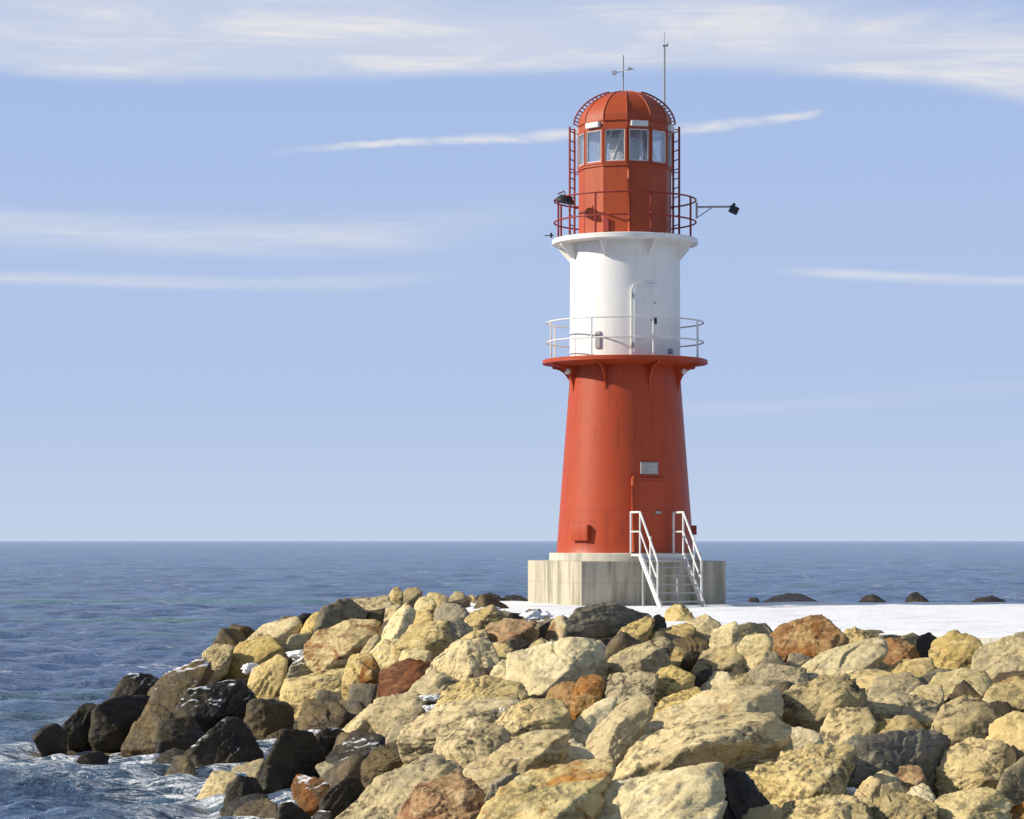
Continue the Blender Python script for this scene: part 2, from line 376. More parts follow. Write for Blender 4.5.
ROCKS = '''
# col|mode|outline|label   mode: L big lit face, D big shaded face; optional ;front x,y,k points; s=snow rim
Ws|D|113,692 118,683 128,677 140,675 155,676 163,680 157,690 150,698 135,702 112,706|black wet boulder at far left with white surf behind it
W|D|92,712 104,704 125,697 146,700 143,715 133,735 125,745 100,745 90,735|squat black boulder standing in the surf under the far left black boulder
B|L|124,747 138,722 148,706 160,706 174,718 172,735 160,748 140,750|brown wet boulder rising to a point beside the squat black boulder in the surf
W|D|156,745 162,724 175,717 190,718 203,728 205,740 190,752 170,752|rounded dark grey wet boulder right of the brown pointed wet boulder
Bs|L|150,697 157,688 163,679 172,672 188,664 202,660 210,664 212,672 205,685 190,693 183,705 176,718 165,708|streaky brown boulder with a white snow edge down its left side, above the surf
T|L|203,656 218,645 232,648 232,656 226,664 215,672 205,676 200,668|ribbed tan rock on the skyline just above the streaky brown boulder
T|L|220,672 228,655 240,644 255,640 270,636 282,640 284,652 275,658 262,662 248,663 238,662 230,668|large pale tan boulder with a wavy lit face near the left end of the skyline
T|L|246,642 258,630 264,626 278,624 296,617 303,623 302,630 290,635 270,637 252,642|flat tan slab on the skyline against the sea, low left shoulder of the pile
Ws|D|176,720 182,705 190,693 200,687 215,680 228,677 240,680 252,690 256,700 248,715 230,725 215,735 203,737 190,725|big smooth black boulder with a line of snow along its peaked top
Ws|D|187,755 200,738 215,728 228,721 240,724 252,735 262,748 265,760 255,765 240,772 225,778 205,778 192,770|dark boulder with brown left face and snowy peak above the yellow stone at the water
Y|L|197,800 203,785 212,775 225,772 238,778 237,786 228,795 222,802 205,802|yellow lit stone at the edge of the foaming water
W|D|225,806 230,792 238,778 255,780 262,792 258,806 240,810|low black rock directly right of the yellow stone at the water
B|L|166,776 170,764 176,757 186,757 194,766 194,776 180,780|small brown stone standing in the foam left of the yellow stone
W|L|150,768 160,756 172,750 186,752 190,760 180,770|low dark rock awash in the foam below the rounded grey boulder
G|L|232,770 240,765 262,760 266,768 258,785 250,783 236,776|grey triangular slab wedged under the brown faced boulder with the snowy peak
W|D|260,795 264,775 272,755 281,737 292,735 310,735 318,745 322,755 316,770 308,778 295,782 285,785 272,800|tall blunt black boulder with brown left edge in the middle of the dark rocks
B|D;272,708,.5 268,738,.5|243,705 250,700 262,702 274,704 290,705 292,722 285,735 270,743 262,742 255,730 246,720|upright block with brown left face and black right face behind the blunt black boulder
B|L|233,724 240,712 248,704 253,710 256,722 250,730 240,726|small ochre topped brown rock between the smooth black boulder and the upright brown block
B|L|300,730 302,712 305,701 318,702 340,708 346,716 338,726 320,730|olive brown rock with a narrow pale edge, right of the upright brown block
Ws|D|312,752 316,738 326,730 340,730 348,742 344,756 330,762|black rock with bluish snow on top, right behind the blunt black boulder
G|L|316,768 326,762 345,762 357,767 352,776 335,778|flat blue grey slab lying among black rocks, right of the blunt black boulder
Rs|L|293,795 292,783 300,777 318,780 332,787 334,792 322,805 310,811 298,808|rusty brown rock with a white snow rim round its top, low among the dark rocks
W|D|320,808 330,792 345,780 357,778 362,790 350,803 335,816 325,816|dark brown slanted rock between the snow rimmed rusty rock and the long tan slab
W|D|276,819 280,806 292,803 300,812 310,819 312,832 276,832|black stone at the bottom edge below the snow rimmed rusty rock
B|L|235,814 250,803 265,800 275,806 278,822 240,832|brown mossy stone at the bottom edge by the water
W|L|222,812 235,800 255,795 266,797 262,808 240,815 224,818|long low dark rock lapped by foam under the yellow stone
Ws|L|310,820 320,811 330,812 336,824 330,834 312,832|little dark stone with white rim at the bottom edge left of the tan slab
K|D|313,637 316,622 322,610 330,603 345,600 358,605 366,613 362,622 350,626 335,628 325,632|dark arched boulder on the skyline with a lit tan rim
T|L|301,635 306,622 313,615 320,613 318,625 315,634 308,637|small tan stone leaning on the left end of the dark arched boulder
W|D|297,619 303,614 312,614 308,621 299,623|tiny black stone on the skyline left of the dark arched boulder
O|L|307,650 310,643 320,634 335,625 350,622 366,622 378,624 381,632 372,645 358,652 352,660 342,663 335,667 325,660 312,655|broad tan slab with an orange rust left half, below the dark arched boulder
M|D|284,655 288,645 290,636 303,634 309,636 305,645 296,650 288,656|dark mottled stone between the wavy pale tan boulder and the half rusty slab
Y|L|250,685 255,670 265,662 278,657 286,663 284,675 280,690 268,697 256,694|rounded yellowish boulder under the wavy pale tan boulder
Gs|D|288,678 293,665 305,658 320,652 326,658 330,668 318,678 300,682|grey shaded stone with a bright snow patch on top, below the half rusty slab
T|L;296,684,.4 340,680,.3|280,697 283,682 292,676 312,676 330,670 345,670 350,680 346,697 330,707 300,708 285,705|tan ridge backed boulder with black undercut, right of the rounded yellowish boulder
O|L|343,685 346,665 350,656 362,655 371,658 378,668 380,678 375,688 362,692 352,694|boulder with rusty left face and creamy right face, left of the dark red brown boulder
P|L;403,620,.3 398,642,.4|381,642 388,625 397,612 404,606 413,607 415,615 411,625 403,637 396,643 390,647|upright pale slab with a grey right side near the top of the pile
T|L|350,608 358,600 372,598 386,597 392,605 385,612 370,617 356,614|wide tan stone on the skyline right of the dark arched boulder
T|L|386,602 392,590 398,587 403,594 402,603 392,608|pointed tan stone at the highest point of the skyline
G|L|402,600 405,590 416,588 422,593 418,602 406,604|grey green stone on the skyline right of the pointed tan stone
T|L|384,624 386,610 396,604 402,606 395,618 387,628|narrow tan stone propped against the left side of the upright pale slab
B|L|358,622 366,612 384,610 382,623 370,626|brown low stone between the dark arched boulder and the upright pale slab
T|L|412,628 416,612 425,608 435,605 439,612 435,624 422,629|squarish tan stone right of the upright pale slab
P|L|414,607 420,598 430,597 436,604 426,610|small cream stone on the skyline behind the squarish tan stone
G|L|435,624 437,610 445,604 458,606 470,615 468,624 452,627|grey lumpy boulder left of the snow at the end of the path
P|L|424,602 430,593 440,594 448,598 446,606 434,606|pale pinkish flat stone on the skyline left of the snowy block
G|L|447,603 455,592 462,593 465,601 455,607|little dark grey stone on the skyline beside the snowy block
P|L|460,606 463,597 474,597 476,608 463,609|small white snowy block at the left end of the black rocks beyond the path
T|L|397,648 403,634 412,627 430,624 446,622 453,628 449,642 436,650 424,654 410,652|large rounded sandy boulder below the upright pale slab
G|D|443,632 450,622 462,622 472,630 466,640 450,645|dark grey stone at the right end of the large rounded sandy boulder
P|L|368,658 378,645 386,640 397,645 400,657 396,669 385,663|pale blunt stone directly above the dark red brown boulder
P|L|360,657 370,640 376,635 381,640 373,651 365,660|thin cream sliver of rock right of the half rusty slab
X|L;425,670,.3|375,686 382,674 394,667 408,661 425,662 436,667 434,676 420,684 412,696 402,700 390,699 380,694|dark red brown boulder in the middle of the left slope
M|L;438,677,.45 432,694,.45|411,698 414,684 422,676 434,672 446,677 461,684 452,692 438,697 425,699 415,700|grey green speckled stone with a black right side, next to the dark red brown boulder
P|L|399,664 403,652 412,650 430,652 428,664 410,667|cream stone tucked between the rounded sandy boulder and the dark red brown boulder
T|L;466,646,.45 468,678,.5|428,672 434,658 445,650 458,643 470,640 485,641 495,652 498,665 489,676 482,684 465,686 450,683 438,677|large sandy boulder whose right half is a dark pitted face
T|L|450,648 470,634 484,630 487,638 470,646 456,652|long thin slanted slab above the boulder with the dark pitted face
T|L;491,612,.35|463,627 470,616 480,610 492,607 500,610 506,618 498,625 486,630 476,634|tan boulder with a black right end at the left end of the snow
W|D|505,622 510,614 520,614 523,621 513,625|small black stone in the snow edge right of the tan boulder with the black end
R|L|485,636 490,625 505,620 525,621 535,626 529,634 511,639 509,647 495,648 487,643|long brown rusty rock just below the snow left of the tower
T|L|508,640 512,631 525,626 537,626 538,636 532,645 520,644|tan stone beneath the right end of the long brown rusty rock
W|D|508,654 511,641 522,640 532,643 528,654 516,658|black stone wedged under the tan stone below the long brown rusty rock
M|L|484,652 492,643 505,645 512,652 509,664 498,664|brown grey stone between the dark pitted face and the black wedged stone
O|L|546,638 549,627 554,619 563,617 567,628 563,642 556,648|upright orange tan block at the left end of the long black boulder below the tower
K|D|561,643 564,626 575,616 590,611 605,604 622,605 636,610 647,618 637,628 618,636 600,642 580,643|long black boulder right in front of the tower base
W|D|533,644 540,627 550,622 551,632 547,643|small dark stone left of the upright orange tan block
P|L;566,672,.35 540,695,.4|508,668 513,656 525,651 538,648 552,648 562,648 575,642 590,640 603,642 608,650 600,661 586,669 572,678 562,692 547,703 532,703 520,697 512,687|huge smooth pale boulder with fine diagonal grain, centre of the pile
T|L|525,657 532,645 541,639 550,644 554,653 545,662|rounded tan hump behind the left shoulder of the huge smooth pale boulder
P|L|484,692 492,672 500,663 512,661 515,676 517,690 505,695 490,695|pale broken stone on the left of the huge smooth pale boulder
R|L|546,703 550,690 562,683 574,683 581,690 577,702 560,708|dull orange stone at the foot of the huge smooth pale boulder
R|L|571,708 575,690 580,680 592,675 604,681 607,692 600,702 587,710 577,713|bright orange rusty stone right of the dull orange stone
G|D|573,671 580,660 592,654 604,657 608,668 598,677 583,680|dark grey stone above the bright orange rusty stone
T|L|614,644 622,630 635,622 648,617 654,622 647,634 637,641 625,645|lit tan wedge between the long black boulder and the round stone on the snow
W|D|643,635 650,623 658,615 665,619 666,632 655,636|small black stone left of the round stone on the snow
T|L;682,618,.35|663,628 666,613 674,606 684,606 690,613 694,622 685,627 674,630|rounded olive tan stone standing up against the white snow
T|L;700,628,.3|686,636 688,622 698,616 708,616 720,625 714,637 705,643 696,641|flat topped tan slab against the snow right of the round stone
T|L|648,643 655,633 668,629 685,624 694,631 682,639 665,644|low tan slab below the round stone on the snow
M|L;640,662,.4|598,672 610,660 622,652 640,644 660,640 672,646 668,661 657,674 640,679 622,679 608,677|long mottled boulder with dark hollow and orange top, centre right of the pile
O|L|660,669 664,655 672,648 682,650 690,658 686,670 675,672|orange faced stone at the right end of the long mottled boulder
B|L|668,652 675,641 690,638 706,642 708,652 698,658 684,655|brown stone below the flat topped tan slab
W|D|680,671 685,654 698,651 704,657 696,671|black stone behind the speckled tan boulder right of the orange faced stone
M|L|693,672 697,658 705,652 720,648 735,647 742,658 737,673 720,676 705,675|speckled brownish tan boulder below the cream block beside the snow
P|L|710,648 714,630 722,624 735,623 739,632 734,648 722,653|cream upright block beside the snow, right of the flat topped slab
G|D|730,648 737,628 750,624 764,627 770,636 752,642 740,646|dark grey stone behind the right side of the cream upright block
T|L|653,684 660,672 672,667 685,670 694,677 687,693 668,694|tan knobbly stone in the gap right of the grey speckled broken boulder
W|D|684,693 690,680 700,672 712,669 709,682 697,693|black gap filling stone right of the tan knobbly stone
M|L|604,699 606,680 612,676 640,676 657,676 654,692 642,708 625,715 615,710|grey speckled broken boulder above the golden slabs
T|L|366,716 372,703 384,701 395,699 410,694 427,700 421,713 407,722 393,731 380,722|smooth olive tan boulder overhanging a black hollow on the left slope
Y|L|338,741 345,728 358,716 368,708 378,712 372,724 356,735|tapering yellow brown rock pointing left below the smooth olive boulder
Ws|L|328,758 340,740 355,731 370,731 384,739 388,753 372,768 350,771 335,768|dark olive domed rock with an icy rim in front of the black hollow
M|L|386,742 392,730 402,724 412,733 407,744 392,747|small olive wedge right of the icy rimmed domed rock
B|L|363,769 372,755 390,745 408,739 425,732 434,740 427,750 412,760 396,771 375,775|long brown yellow rock lying diagonally above the bottom left tan slab
T|L|435,716 445,696 465,683 485,679 505,684 523,691 516,704 492,708 466,712 450,718|upper flat sandy slab lying left of the huge smooth pale boulder
T|L|403,739 410,725 430,712 450,704 480,700 517,697 515,709 492,722 472,733 456,741 430,746 413,745|long sandy slab sloping down to the left, below the upper flat slab
T|L;470,745,.45|435,759 440,742 452,735 460,728 475,721 496,721 508,735 503,752 492,765 475,772 460,769 445,764|lumpy honey coloured boulder with dark hollow on its right, under the long sandy slab
T|L|488,740 500,722 520,710 530,701 545,702 562,704 573,711 568,724 546,734 520,739 500,742|smooth tan slab below the dull orange stone
T|L;535,760,.4|464,785 475,766 490,757 505,745 530,734 555,729 568,732 560,752 549,769 533,780 520,790 505,783 490,781|big cracked tan boulder with rough pits, centre bottom
P|L|536,775 548,757 563,739 573,741 583,752 593,759 578,770 556,777|pale triangular rock above the pale slab with orange rust streaks
M|L;440,772,.35|335,822 355,800 372,788 385,777 405,766 425,759 447,758 467,764 473,774 458,784 437,790 417,800 407,816 402,840 330,840|long tan slab with grey upper end, bottom left of the tan rocks
S|L|398,822 408,800 420,790 440,782 458,777 471,784 480,798 484,816 486,840 398,840|rounded boulder covered in rust brown blotches at the bottom edge
G|D|486,800 492,782 505,775 520,774 520,788 508,800 495,806|blue grey shaded stone right of the rust blotched boulder
N|L|480,826 498,801 514,785 530,774 560,766 590,758 614,758 614,777 598,788 578,803 573,822 573,845 475,845|long pale slab with orange rust streaks at the bottom edge
P|L|555,826 575,801 600,790 640,784 680,777 717,766 725,775 718,797 703,808 693,822 693,845 550,845|broad cream slab with grey flecks along the bottom edge
P|L|557,741 572,725 585,712 606,699 615,701 609,717 593,731 580,739|smooth cream slab rising to the right below the bright orange stone
Y|L|585,768 588,742 600,727 615,711 630,702 647,698 652,712 643,730 633,743 618,759 605,771|golden slab standing on edge left of the biggest boulder
T|L;700,745,.5 640,770,.3|608,790 618,769 635,750 660,735 690,721 720,714 740,716 775,716 787,721 792,736 778,748 752,756 727,764 702,772 682,780 657,790 640,795 620,799|biggest boulder of the foreground, tan top over a dark undercut front
Y|L|646,739 655,722 680,709 705,695 725,689 750,689 776,691 783,706 774,719 742,722 717,719 692,726 666,737|long golden slab lying behind the biggest boulder of the foreground
T|L|650,720 660,704 675,694 695,688 705,698 695,713 673,719|small tan slab with dark cracks above the golden slab
M|D;770,752,.4|697,781 715,762 735,750 755,743 785,739 795,755 788,764 762,769 742,777 715,781|dark grey block with pale top edge in front of the biggest boulder
W|D|696,826 700,800 711,785 730,774 743,776 754,789 768,805 774,816 766,826 757,845 692,845|black rough block at the bottom edge right of the cream slab
T|L;815,790,.45 770,780,.3|740,779 755,769 780,761 800,754 820,747 842,743 852,751 849,767 839,788 832,804 817,810 800,807 780,796 758,790|large speckled tan boulder with a flat broken face, bottom right
T|L|770,826 788,806 810,800 832,799 852,804 852,845 766,845|flat tan rock at the bottom edge under the large speckled boulder
T|L|736,826 752,811 776,807 781,815 772,845 732,845|thin tan rock at the bottom edge right of the black rough block
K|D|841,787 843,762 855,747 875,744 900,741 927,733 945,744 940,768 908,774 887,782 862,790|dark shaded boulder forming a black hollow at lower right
Y|L;905,730,.35|865,747 873,726 890,717 905,717 920,727 926,740 906,747 885,750|golden rounded boulder above the black hollow at lower right
T|L|816,748 821,728 832,714 850,709 866,711 874,723 868,742 850,750 835,750 825,751|yellowish tan boulder left of the golden rounded boulder
M|L|832,716 850,702 870,696 895,696 928,704 930,726 908,720 886,722 868,724 850,716|flat grey boulder behind the golden rounded boulder
P|L|783,728 795,728 818,733 823,744 810,756 796,763 788,748|white triangular stone between the biggest boulder and the yellowish tan boulder
P|L|797,674 804,664 822,654 845,647 865,639 880,638 884,653 876,663 865,671 850,678 835,676 815,680 802,679|big pale boulder with a bright rounded left end, upper right
R|L|762,659 767,640 780,629 800,624 820,618 838,628 846,640 841,653 826,659 810,664 800,660 780,662|large bright rust orange boulder just below the snow at upper right
P|L|732,674 737,650 745,639 758,635 772,636 771,651 768,665 756,672 745,679|pale grooved boulder against the left side of the large rust orange boulder
G|D|786,671 790,656 800,655 814,660 806,671|small dark stone under the large rust orange boulder
G|L|745,690 751,672 765,666 785,666 803,671 808,683 797,692 780,694 765,692|grey lichen mottled boulder below the pale grooved boulder
P|L|697,687 704,674 715,671 726,674 733,683 724,691 706,692|small pale stone below the speckled brownish tan boulder
T|L|718,695 730,680 745,674 753,686 743,699|small sandy wedge left of the grey lichen mottled boulder
T|L|841,645 846,631 855,629 867,636 871,647 856,654 843,654|light olive stone at the right end of the large rust orange boulder
R|L|873,659 879,645 886,638 901,640 914,649 918,660 902,668 885,666|brown pink rusty stone near the right end of the snow
G|D|862,643 866,630 880,631 890,637 880,646|dark stone on the snow edge above the big pale boulder
G|D|898,656 902,638 912,633 922,640 920,654 910,658|little dark stone behind the brown pink rusty stone
W|D|914,662 916,642 928,633 940,642 938,664|black upright stone at the right beneath the snow edge
G|D|861,672 866,660 876,659 889,668 880,676 866,678|dark olive stone sheltered by the right end of the big pale boulder
T|L|839,684 850,672 868,673 880,671 893,676 883,688 862,692 847,690|low brown tan slab below the big pale boulder
Y|L|885,672 900,663 915,660 930,659 934,674 916,680 895,678|golden flat stone right of the dark olive sheltered stone
G|L|869,697 876,680 886,674 905,674 923,681 919,695 904,702 885,701|dark grey green boulder above the flat grey boulder at right
M|L;838,700,.4|775,718 784,700 800,689 815,681 830,677 846,679 860,689 866,703 853,711 838,716 827,734 812,738 794,730|big grey and tan boulder with a white streak, right of the golden slab
T|L|900,709 908,696 922,687 940,687 942,707 922,714|olive tan boulder right of the dark grey green boulder
R|L|883,780 892,766 905,763 919,769 925,781 913,789 898,789|small brown pink stone near the bottom right under the black hollow
P|L|860,789 875,775 888,771 900,783 887,792 870,794|cream wedge left of the small brown pink stone under the hollow
O|L|846,811 854,796 862,785 870,779 880,784 879,801 873,816 856,820|orange tan upright stone near the bottom right
G|D|870,805 877,788 895,784 907,790 905,800 891,806|grey shaded stone between the orange tan upright stone and the small brown pink stone
M|L|868,822 877,803 895,797 912,799 930,805 935,845 866,845|grey speckled boulder at the bottom edge near the right
P|L|903,803 911,790 923,784 936,799 925,810|bright cream stone above the grey speckled boulder at the bottom edge
O|L|811,824 830,808 848,804 870,807 872,845 808,845|rust streaked flat rock at the bottom edge left of the grey speckled boulder
W|L|473,607 478,597 490,593 500,598 505,607|black weedy rock beyond the path just right of the small snowy block
W|L|499,607 505,598 515,596 527,599 532,607|black weedy rock beyond the path touching the left corner of the concrete base
W|L|746,605 751,598 757,598 761,605|tiny black rock in the sea foam just right of the concrete base
W|L|760,606 769,600 785,595 798,594 809,599 818,606|broad black hump of rock beyond the snow right of the tower
W|L|855,607 864,598 874,595 884,601 888,607|dark peaked rock beyond the snow, right of the broad black hump
W|L|902,608 911,594 918,594 932,607|dark sharp rock beyond the snow near the right
W|D|62,728 72,712 86,703 98,706 100,725 92,742 70,744|leftmost large black rock rising out of the sea
W|D|34,738 42,728 55,724 66,732 64,746 44,750|leftmost low black rock, nearly covered by the sea
W|D|78,762 84,754 98,752 108,758 102,768 84,769|low black stone awash in foam in front of the leftmost rocks
W|L|968,609 978,599 992,597 1004,602 1010,609|black hump of rock beyond the snow at the far right
T|L|928,668 934,646 952,633 972,638 984,654 974,672 950,677|tan boulder just below the snow at the far right side
G|L|974,676 980,650 998,637 1022,636 1050,650 1052,684 1000,688|grey boulder under the snow in the far right corner
P|L|930,692 938,678 960,671 985,676 992,690 975,700 945,702|long pale boulder below the tan boulder at the far right
O|L|984,704 992,688 1012,680 1040,686 1046,706 1012,714|rust tinged boulder at the right edge below the grey corner boulder
M|L|936,728 944,708 966,699 988,706 996,724 980,738 950,740|speckled grey tan boulder below the long pale boulder at far right
Y|L|988,744 994,724 1016,714 1048,722 1050,748 1015,756|golden boulder at the right edge below the rust tinged boulder
T|L|940,776 948,752 970,742 1000,744 1014,760 1000,780 965,788|large tan boulder with flat top at right, below the speckled grey tan boulder
G|D|1000,792 1012,764 1040,752 1062,764 1060,800 1020,806|dark grey boulder at the right edge below the golden boulder
P|L|928,845 932,812 950,794 985,790 1006,802 1012,830 1006,845|broad pale boulder at the bottom edge right of the grey speckled boulder
R|L|1000,845 1006,815 1030,803 1066,812 1070,845|rusty boulder in the bottom right corner
'''
# ------------------------------------------------------------------ breakwater stones
YS = [560, 600, 610, 630, 660, 700, 760, 819, 900]
DR = [80, 70, 64, 54, 44.5, 37.5, 30.5, 26, 22]
YL = [560, 600, 630, 660, 690, 720, 750, 780, 819, 900]
DL = [80, 71, 65, 61, 58, 53, 47.5, 42.8, 37.2, 33]
def depth(px, py):
    t = min(1.0, max(0.0, (520 - px) / 270.0)); t = t * t * (3 - 2 * t)
    return float(np.interp(py, YS, DR) * (1 - t) + np.interp(py, YL, DL) * t)
def at(px, py, d):
    """the point of the place seen along one sight line at distance d"""
    return np.array([(px - 512) * d / F, d, EYE - (py - 541) * d / F])

def ico(sub):
    bm = bmesh.new(); bmesh.ops.create_icosphere(bm, subdivisions=sub, radius=1.0)
    bm.verts.index_update()
    v = np.array([x.co[:] for x in bm.verts]); f = [[x.index for x in q.verts] for q in bm.faces]
    bm.free()
    return v / np.linalg.norm(v, axis=1, keepdims=True), f
ICO = {s: ico(s) for s in (3, 4, 5, 6)}

def hull_planes(P):
    bm = bmesh.new()
    for p in P: bm.verts.new(p)
    r = bmesh.ops.convex_hull(bm, input=bm.verts[:], use_existing_faces=False)
    bm.normal_update()
    out = []
    for f in bm.faces:
        n = np.array(f.normal[:]); c = np.array(f.calc_center_median()[:])
        if np.linalg.norm(n) < .5: continue
        d = n @ c
        if d < 0: n, d = -n, -d
        if any(n @ a > 0.985 and abs(d - b) < 0.08 for a, b in out): continue
        out.append((n, d))
    bm.free()
    return out

def boulder(P, sub, seed, name, mat, rough=1.0):
    """closed angular boulder: rounded polyhedron round the given corner points plus chips and relief"""
    rs = np.random.default_rng(seed)
    P = np.asarray(P)
    lo, hi = P.min(0), P.max(0)
    c = P.mean(0); half = (hi - lo) / 2
    Q = (P - c) / half
    pl = hull_planes(Q)
    # chips: broken corners, and broad fractured faces on the shore side
    for q in range(9):
        n = rs.normal(size=3)
        if q > 4: n[1] = -abs(n[1]) - .5
        n /= np.linalg.norm(n)
        pl.append((n, (Q @ n).max() * (rs.uniform(.88, .97) if q <= 4 else rs.uniform(.80, .94))))
    U, faces = ICO[sub]
    N = np.array([a for a, _ in pl]); D = np.maximum(0.12, np.array([b for _, b in pl]))
    K = np.maximum(0, U @ N.T) / D
    p = 150.0
    mx = K.max(1)
    r = 1.0 / (mx * ((K / mx[:, None]) ** p).sum(1) ** (1 / p))
    V = U * r[:, None] * half * 1.12
    size = float(np.cbrt(half.prod())) * 2
    nrm = V / np.linalg.norm(V, axis=1, keepdims=True)
    o = rs.uniform(0, 50, 3)
    # bedding direction gives long ledges
    ax = rs.normal(size=3) * .45 + np.array([-.5, -.1, 1.0]); ax /= np.linalg.norm(ax)
    W = V / size
    L = W + np.outer(W @ ax, ax) * 2.4
    bed_ = W @ ax * rs.uniform(5, 8) + 0.55 * noise3(W * 2.2 + o)
    saw = bed_ - np.floor(bed_)                                  # layered ledges with sharp lips
    brk = np.clip(noise3(W * 1.6 + o + 20) * 2.5 + .3, 0, 1)
    dis = 0.016 * noise3(W * 2.3 + o) + 0.055 * (saw - .5) * brk
    dis += 0.026 * (0.30 - np.abs(noise3(W * 3.2 + o))) + 0.020 * (0.30 - np.abs(noise3(L * 5.5 + o + 4)))
    dis -= 0.085 * np.maximum(0, 0.22 - np.abs(noise3(L * 1.9 + o + 9)) * 3.2)   # cracks
    dis += 0.012 * noise3(W * 11 + o) + 0.010 * noise3(L * 22 + o) + 0.006 * noise3(W * 38 + o)
    V = V + nrm * (dis * size * rough)[:, None]
    ob = mesh_obj(name, V, faces, mat, None, 180)
    ob.location = c
    return ob

# the breakwater goes on to the right, just past what the photograph shows
rg = np.random.default_rng(77)
more = []
for row, (cy, hh) in enumerate([(660, 40), (688, 44), (722, 50), (764, 60), (812, 70)]):
    for cx in (1092 + 22 * (row % 2), 1176 + 26 * (row % 2), 1264 + 20 * (row % 2)):
        q = [(cx + 52 * rg.uniform(.8, 1.1) * math.cos(a), cy + hh * .55 * rg.uniform(.8, 1.1) * math.sin(a)) for a in np.arange(7) / 7 * 6.283 + rg.uniform(0, 1)]
        more.append('|'.join(['TPMTG'[int(rg.integers(5))], 'L', ' '.join('%d,%d' % p for p in q), 'boulder of the breakwater lying farther along to the right than everything else']))
ROCKS = ROCKS.strip() + '\n' + '\n'.join(more)

rocks = []
placed = []
for i, line in enumerate(l for l in ROCKS.strip().splitlines() if not l.startswith('#')):
    colr, mode, pts, label = line.split('|')
    pts = [tuple(map(float, q.split(','))) for q in pts.split()]
    def area(k):
        (ax_, ay_), (bx_, by_), (cx_, cy_) = pts[k - 1], pts[k], pts[(k + 1) % len(pts)]
        return abs((bx_ - ax_) * (cy_ - ay_) - (cx_ - ax_) * (by_ - ay_)) / 2
    full = max(q[0] for q in pts) - min(q[0] for q in pts), max(q[1] for q in pts) - min(q[1] for q in pts)
    while len(pts) > 6:                          # few, distinct corners keep the stones angular
        k = min(range(len(pts)), key=area)
        if area(k) > .045 * full[0] * full[1]: break
        pts.pop(k)
    xs = [q[0] for q in pts]; ys = [q[1] for q in pts]
    x0, x1, y0, y1 = min(xs), max(xs), min(ys), max(ys)
    w, h = x1 - x0, y1 - y0
    d = depth((x0 + x1) / 2, y1 - 0.15 * h)
    if y1 < 612 and (x0 > 740 or 470 < x0 < 510): d = 75.4      # stones beyond the path
    elif y1 < 612 and x0 > 440: d = 73.0
    m = d / F
    W = max(w, 0.9 * h) * m
    kind = mode.split(';')
    ri = np.random.default_rng(5000 + i)
    lean = .42 if kind[0] == 'L' else -.62
    tilt = .72 if kind[0] == 'L' else .40
    lean *= ri.uniform(.6, 1.3); tilt *= ri.uniform(.75, 1.2)
    pp = []
    def face(x, y):
        """offset in depth of the broad visible face: it leans back, and towards the light or away from it"""
        return W * (tilt * (.40 - (y - y0) / h) - lean * ((x - x0) / w - .5))
    for (x, y) in pts:
        pp.append(at(x, y, d + face(x, y) + W * ri.uniform(-.09, .09)))
    fr = []
    if len(kind) > 1:
        fr = [tuple(map(float, q.split(','))) for q in kind[1].split()]
    else:
        fr = [(x0 + ri.uniform(.45, .8) * w, y0 + ri.uniform(.35, .75) * h, ri.uniform(.05, .42))]
    for (x, y, k) in fr:
        pp.append(at(x, y, d + face(x, y) - k * W * .75))
    cx, cy = (x0 + x1) / 2, (y0 + y1) / 2
    for (x, y) in pts:                                           # the back
        pp.append(at(cx + (x - cx) * .72, cy + (y - cy) * .62 + .05 * h, d + W * .70 + .3 * face(x, y)))
    low = [q for q in pts if q[1] > y0 + .6 * h]
    for (x, y) in low:                                           # the foot, buried among its neighbours
        b = at(cx + (x - cx) * .92, y, d + face(x, y) * .8)
        pp.append(b + np.array([0, .06 * W, -0.32 * min(W, 1.2)]))
        pp.append(b + np.array([0, .45 * W, -0.30 * min(W, 1.2)]))
    sub = 6 if w > 62 else 5 if w > 26 else 4
    o = boulder(pp, sub, 100 + i, 'boulder' if w * m > 0.55 else 'stone', MATS[colr], 0.8 if w < 30 else 1.0)
    tag(o, label, 'rock', 'stones of the breakwater')
    rocks.append(o); placed.append((o.location.x, o.location.y, at(cx, y1, d)[2], W))
PL = np.array(placed)

def ground_z(X, Y):
    """height of the rubble the big stones lie on"""
    dx = X[:, None] - PL[None, :, 0]; dy = Y[:, None] - PL[None, :, 1]
    q = dx * dx + (dy * .6) ** 2
    wgt = 1.0 / (q + 0.25) ** 2
    z = (wgt * PL[None, :, 2]).sum(1) / wgt.sum(1) - 0.16
    near = np.sqrt(q.min(1))
    return z - 0.55 * np.maximum(0, near - 1.6) - np.where(z < -1.2, 1.5, 0.0) * np.maximum(0, near - .55), near

# rubble bed under the stones
gx = np.linspace(-15, 16, 150); gy = np.linspace(20, 80, 200)
GX, GY = np.meshgrid(gx, gy)
Z, _ = ground_z(GX.ravel(), GY.ravel())
P3 = np.stack([GX.ravel(), GY.ravel(), np.zeros(GX.size)], 1)
Z = np.maximum(Z, -4.5) + 0.16 * noise3(P3 * 1.7) + 0.08 * noise3(P3 * 4.1)
nx = len(gx)
fs = [(j * nx + i, j * nx + i + 1, (j + 1) * nx + i + 1, (j + 1) * nx + i) for j in range(len(gy) - 1) for i in range(nx - 1)]
bed = mesh_obj('ground', np.stack([GX.ravel(), GY.ravel(), Z], 1), fs, MATS['B'], None, 180)
tag(bed, kind='structure')

